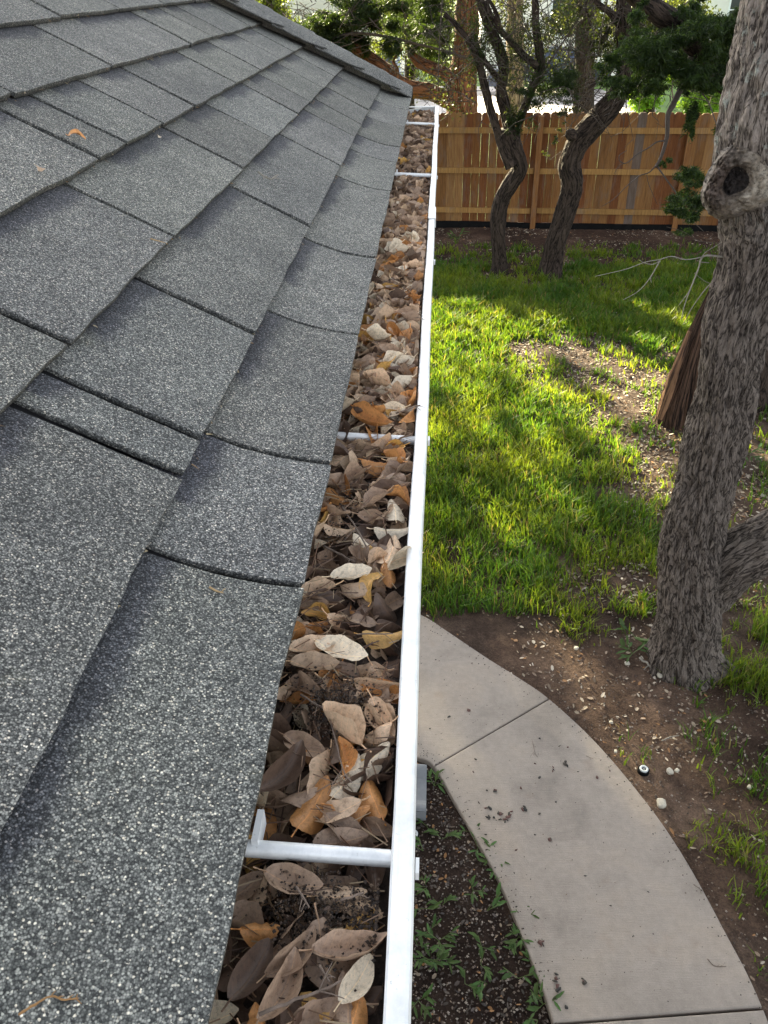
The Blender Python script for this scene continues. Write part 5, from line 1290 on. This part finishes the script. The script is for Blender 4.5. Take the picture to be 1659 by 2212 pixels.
def flake(p, s, col):
    global off
    k = 7; a0_ = rg.uniform(0, 6.28); el = rg.uniform(.35, .9)
    V.append((p[0], p[1], .009))
    for i in range(k):
        a = 6.283 * i / k; r_ = s * rg.uniform(.55, 1.2); X_, Y_ = math.cos(a) * r_, math.sin(a) * r_ * el
        V.append((p[0] + X_ * math.cos(a0_) - Y_ * math.sin(a0_), p[1] + X_ * math.sin(a0_) + Y_ * math.cos(a0_), .0035 + rg.uniform(0, .003)))
    F_.extend([[off, off + 1 + i, off + 1 + (i + 1) % k] for i in range(k)]); C_.extend([col] * (k + 1)); off += k + 1
for X_, Y_, s in flk:
    p = G(*Z5(X_, Y_)); n_ = 1 if s < 1.5 else int(s * 2)
    for q in range(n_): flake(p + np.array([*rg.normal(0, .006 * s, 2), 0]) * (n_ > 1), rg.uniform(.006, .012) * min(s, 1.5), [(.03, .028, .024), (.05, .04, .03), (.11, .05, .04)][rg.integers(3)])
for q in range(520):
    i = rg.integers(4, 108); f_ = rg.random() ** 2.2 * .09; f_ = f_ if rg.random() < .5 else 1 - f_; p = si_[i] + (so_[i] - si_[i]) * (.012 + f_ * .976)
    flake(p, rg.uniform(.0015, .0055), [(.06, .045, .035), (.10, .07, .05), (.03, .025, .02)][rg.integers(3)])
for q in range(330):
    i = rg.integers(4, 104); f_ = rg.random(); p = si_[i] + (so_[i] - si_[i]) * f_
    flake(p, rg.uniform(.0012, .0038), [(.06, .05, .04), (.12, .08, .06), (.2, .12, .06)][rg.integers(3)])
tag(mesh_obj('path_debris', V, F_, MLIT, None, False, None, np.array(C_)), 'dark leaf crumbs and specks scattered over the concrete path', 'debris', kind='stuff')
for pts, r_, lb in [([(650, 780), (662, 835), (672, 850)], .0016, 'thin grey twig on the near path slab, farther one'), ([(1340, 1395), (1380, 1425)], .0018, 'thin grey twig near the outer edge of the near slab'), ([(1400, 1715), (1430, 1745), (1480, 1748)], .0022, 'forked grey twig near the lower right end of the path'), ([(880, 845), (910, 858)], .0013, 'short grey twig near the outer edge of the slab beside the soil')]:
    P = [G(*Z5(a, b2), .004) for a, b2 in pts]; twig(P, r_, lb, MTWIG, 2)
for pts, r_, lb in [([(1204, 780), (1240, 765), (1280, 757)], .004, 'curved bare root or stick lying on the soil right of the path'), ([(1110, 425), (1165, 465)], .010, 'short split stick lying at the foot of the big oak')]:
    P = [G(*Z5(a, b2), -.015) for a, b2 in pts]; twig(P, r_, lb, MPTWIG, 1)

# ------------------------------------------------------------------ weeds in the bed: one object each
def weed_mesh(seed):
    rg = random.Random(seed); V, F_, C = [], [], []
    nst = rg.randint(2, 4)
    for s in range(nst):
        a = rg.uniform(0, 6.28); L = rg.uniform(.03, .06); base = Vector((0, 0, 0)); tip = Vector((math.cos(a) * L, math.sin(a) * L, rg.uniform(.015, .04)))
        for j in range(rg.randint(3, 5)):
            f = .35 + .65 * j / 4; p = base.lerp(tip, f); b = a + rg.uniform(-1.2, 1.2); ll = rg.uniform(.028, .052); w_ = ll * rg.uniform(.10, .15); up_ = rg.uniform(.0, .5)
            d = Vector((math.cos(b), math.sin(b), up_)) * ll; n = Vector((-math.sin(b), math.cos(b), 0)) * w_
            o0 = len(V); V += [p, p + d * .35 + n, p + d * .35 - n, p + d * .75 + n * .7 + Vector((0, 0, -.002)), p + d * .75 - n * .7 + Vector((0, 0, -.002)), p + d + Vector((0, 0, -.008)), p + d * .35 + Vector((0, 0, -.0015))]
            F_ += [[o0, o0 + 6, o0 + 1], [o0, o0 + 2, o0 + 6], [o0 + 1, o0 + 6, o0 + 3], [o0 + 6, o0 + 2, o0 + 4], [o0 + 6, o0 + 4, o0 + 3], [o0 + 3, o0 + 4, o0 + 5]]
            k = rg.uniform(.7, 1.3); y_ = rg.random() * .5; C += [(.055 * k + .04 * y_, .125 * k, .03 * k)] * 7
        n = Vector((-math.sin(a), math.cos(a), 0)) * .0014; o0 = len(V); V += [base - n, base + n, tip + n, tip - n]; F_.append([o0, o0 + 1, o0 + 2, o0 + 3]); C += [(.09, .13, .04)] * 4
    me = mesh_obj('weed', [tuple(v_) for v_ in V], F_, MWEED, None, False, None, np.array(C)); d = me.data; bpy.data.objects.remove(me); return d
wm = [weed_mesh(s) for s in range(8)]
WZ = [(215, 380), (160, 690), (270, 790), (130, 880), (480, 730), (550, 860), (690, 1010), (515, 1190), (160, 1160), (130, 1320), (270, 1300), (620, 1340), (160, 1500), (250, 1570), (180, 1720), (270, 1750), (870, 1540), (580, 1620), (570, 1750), (620, 1900), (1000, 1960), (1050, 2060), (985, 1780), (910, 1430), (90, 2030), (80, 1600), (450, 1900), (1010, 2180), (860, 1860), (655, 930), (850, 1590)]
edge = lambda X_, Y_: X_ > 470 + (Y_ - 730) * .42
for i, (X_, Y_) in enumerate(WZ):
    p = G(877.8 + .2809 * X_, 1591 + .2809 * Y_, -.03); o = bpy.data.objects.new('weed', wm[i % 8]); COL.objects.link(o); o.location = p; o.rotation_euler = (0, 0, random.uniform(0, 6.28)); o.scale = (random.uniform(1.05, 1.5),) * 3
    rank = sorted([b2 + a * 1e-4 for a, b2 in WZ], reverse=True).index(Y_ + X_ * 1e-4) + 1; ordn = f'{rank}' + ('th' if 10 < rank % 100 < 14 else {1: 'st', 2: 'nd', 3: 'rd'}.get(rank % 10, 'th'))
    tag(o, f'green weed ' + ('at the path edge' if edge(X_, Y_) else 'out in the bed' if X_ > 350 else 'close below the gutter') + f', {ordn} up from the bottom of the photo', 'weed', 'weeds in the dark bed beside the path')
p = G(1370, 1385, -.03)
for (px, py, s_, lb) in [(1368, 1372, 2.2, 'tall bluish green seedling left of the big oak base, upper of two'), (1366, 1412, 1.9, 'bluish green seedling left of the big oak base, lower of two'), (990, 515, 3.4, 'bright green weed clump in bare soil close to the fence'), (1612, 985, 2.6, 'dark green clump right of the oak trunk behind the low limb')]:
    p = G(px, py, -.03); o = bpy.data.objects.new('weed', wm[random.randrange(8)]); COL.objects.link(o); o.location = p; o.scale = (s_,) * 3; o.rotation_euler = (0, 0, random.random() * 6); tag(o, lb, 'weed')

# ------------------------------------------------------------------ sprinkler heads, splash block, stones
ringm = plain('sprinkler_ring', (.52, .55, .55), .5, 0, 60, .1); 
for px, py, lb in ((1391, 1661, 'round white-ringed sprinkler head in the soil at the outer edge of the path'), (893, 1801, 'round sprinkler head in the dark bed just clear of the gutter lip')):
    p = G(px, py, -.022); s_ = tag(empty('sprinkler_head', p), lb, 'sprinkler'); zz_ = -.022
    m_ = MB(); m_.tube([(p[0], p[1], -.09), (p[0], p[1], zz_ - .004), (p[0], p[1], zz_ - .0025)], [.033, .033, .030], 28); m_.build('body', MMATTE, s_, False)
    V, F_ = [], []; k = 28
    for r_, z in ((.0245, -.004), (.0245, .004), (.022, .006), (.016, .006), (.013, .004), (.013, -.004)):
        for i in range(k): a = 6.2832 * i / k; V.append((p[0] + r_ * math.cos(a), p[1] + r_ * math.sin(a), z + zz_))
    for j in range(5):
        for i in range(k): F_.append([j * k + i, j * k + (i + 1) % k, (j + 1) * k + (i + 1) % k, (j + 1) * k + i])
    mesh_obj('ring', V, F_, ringm, s_, True)
    m_ = MB(); m_.tube([(p[0], p[1], zz_ - .02), (p[0], p[1], zz_ + .0015)], [.008, .007], 16); m_.build('nozzle', plain('nozzle_grey', (.2, .22, .23), .5, 0, 40, .1), s_)
# splash block: a shallow trough with raised sides
p0, p1_ = G(922, 1655, .03), G(920, 1757, .03)
xr_, ya, yb = p0[0], p1_[1], p0[1]; L = .62
bm = bmesh.new(); n_ = 22; prf = []
for i in range(n_ + 1):
    f = i / n_; y = ya + (yb - ya) * f; e = min(f, 1 - f)
    z = .055 if e < .12 else (.055 - .030 * min(1, (e - .12) / .16)); z += -.008 * (1 - min(1, e / .04)); prf.append((y, z))
gv_, gf_ = [], []; ns_ = 14
for s in range(ns_ + 1):
    x = xr_ - L * s / ns_
    for y, z in prf: gv_.append((x, y, z - (.004 if s == 0 else 0) - .0))
W = n_ + 1
for s in range(ns_):
    for i in range(n_): gf_.append([s * W + i, (s + 1) * W + i, (s + 1) * W + i + 1, s * W + i + 1][::-1])
b0 = len(gv_)
for s in (0, ns_):
    for y, z in prf: gv_.append((xr_ - L * s / ns_, y, -.06))
for i in range(n_): gf_.append([i, i + 1, b0 + i + 1, b0 + i]); gf_.append([ns_ * W + i + 1, ns_ * W + i, b0 + W + i, b0 + W + i + 1])
gf_.append([0, b0, b0 + W, ns_ * W]); gf_.append([n_, ns_ * W + n_, b0 + W + n_, b0 + n_])
tag(mesh_obj('splash_block', gv_, gf_, MCB), 'grey concrete splash block on the soil below the gutter by the path joint', 'splash block')
stm = plain('pale_stone', (.46, .42, .34), .85, 0, 60, .2, .4, .004)
for px, py, s_, lb in [(1429, 1735, .034, 'largest squarish cream stone in the soil right of the path'), (1447, 1666, .024, 'cream stone just right of the outer sprinkler head'), (1462, 1664, .016, 'slim cream stone touching the one by the sprinkler'), (1427, 1458, .028, 'angular yellowish stone in front of the big oak base'), (1355, 1433, .020, 'off-white stone left of the big oak base'), (1503, 1462, .012, 'small white stone right in front of the oak base'), (1320, 1560, .014, 'small long white stone in the middle of the bare soil'), (1330, 1623, .013, 'small cream pebble above the sprinkler, by the path'), (1245, 1400, .018, 'small stone near the path bend below the lawn'), (1620, 1700, .018, 'pale stone chip at the right edge in the grass')]:
    p = G(px, py, -.02); bm = bmesh.new(); bmesh.ops.create_icosphere(bm, subdivisions=3, radius=s_)
    for v_ in bm.verts:
        c_ = v_.co / s_; c_ = Vector([math.copysign(abs(q) ** .6, q) for q in c_]); v_.co = c_ * s_ * .82 * (1 + .22 * mn.noise(c_ * 1.7 + Vector((px, 0, 0)))); v_.co.z *= .6; v_.co.x *= .85
    me = bpy.data.meshes.new('stone'); bm.to_mesh(me); bm.free(); me.materials.append(stm); me.polygons.foreach_set('use_smooth', [True] * len(me.polygons))
    o = bpy.data.objects.new('stone', me); COL.objects.link(o); o.location = p; o.rotation_euler = (0, 0, random.random() * 3); tag(o, lb, 'stone')
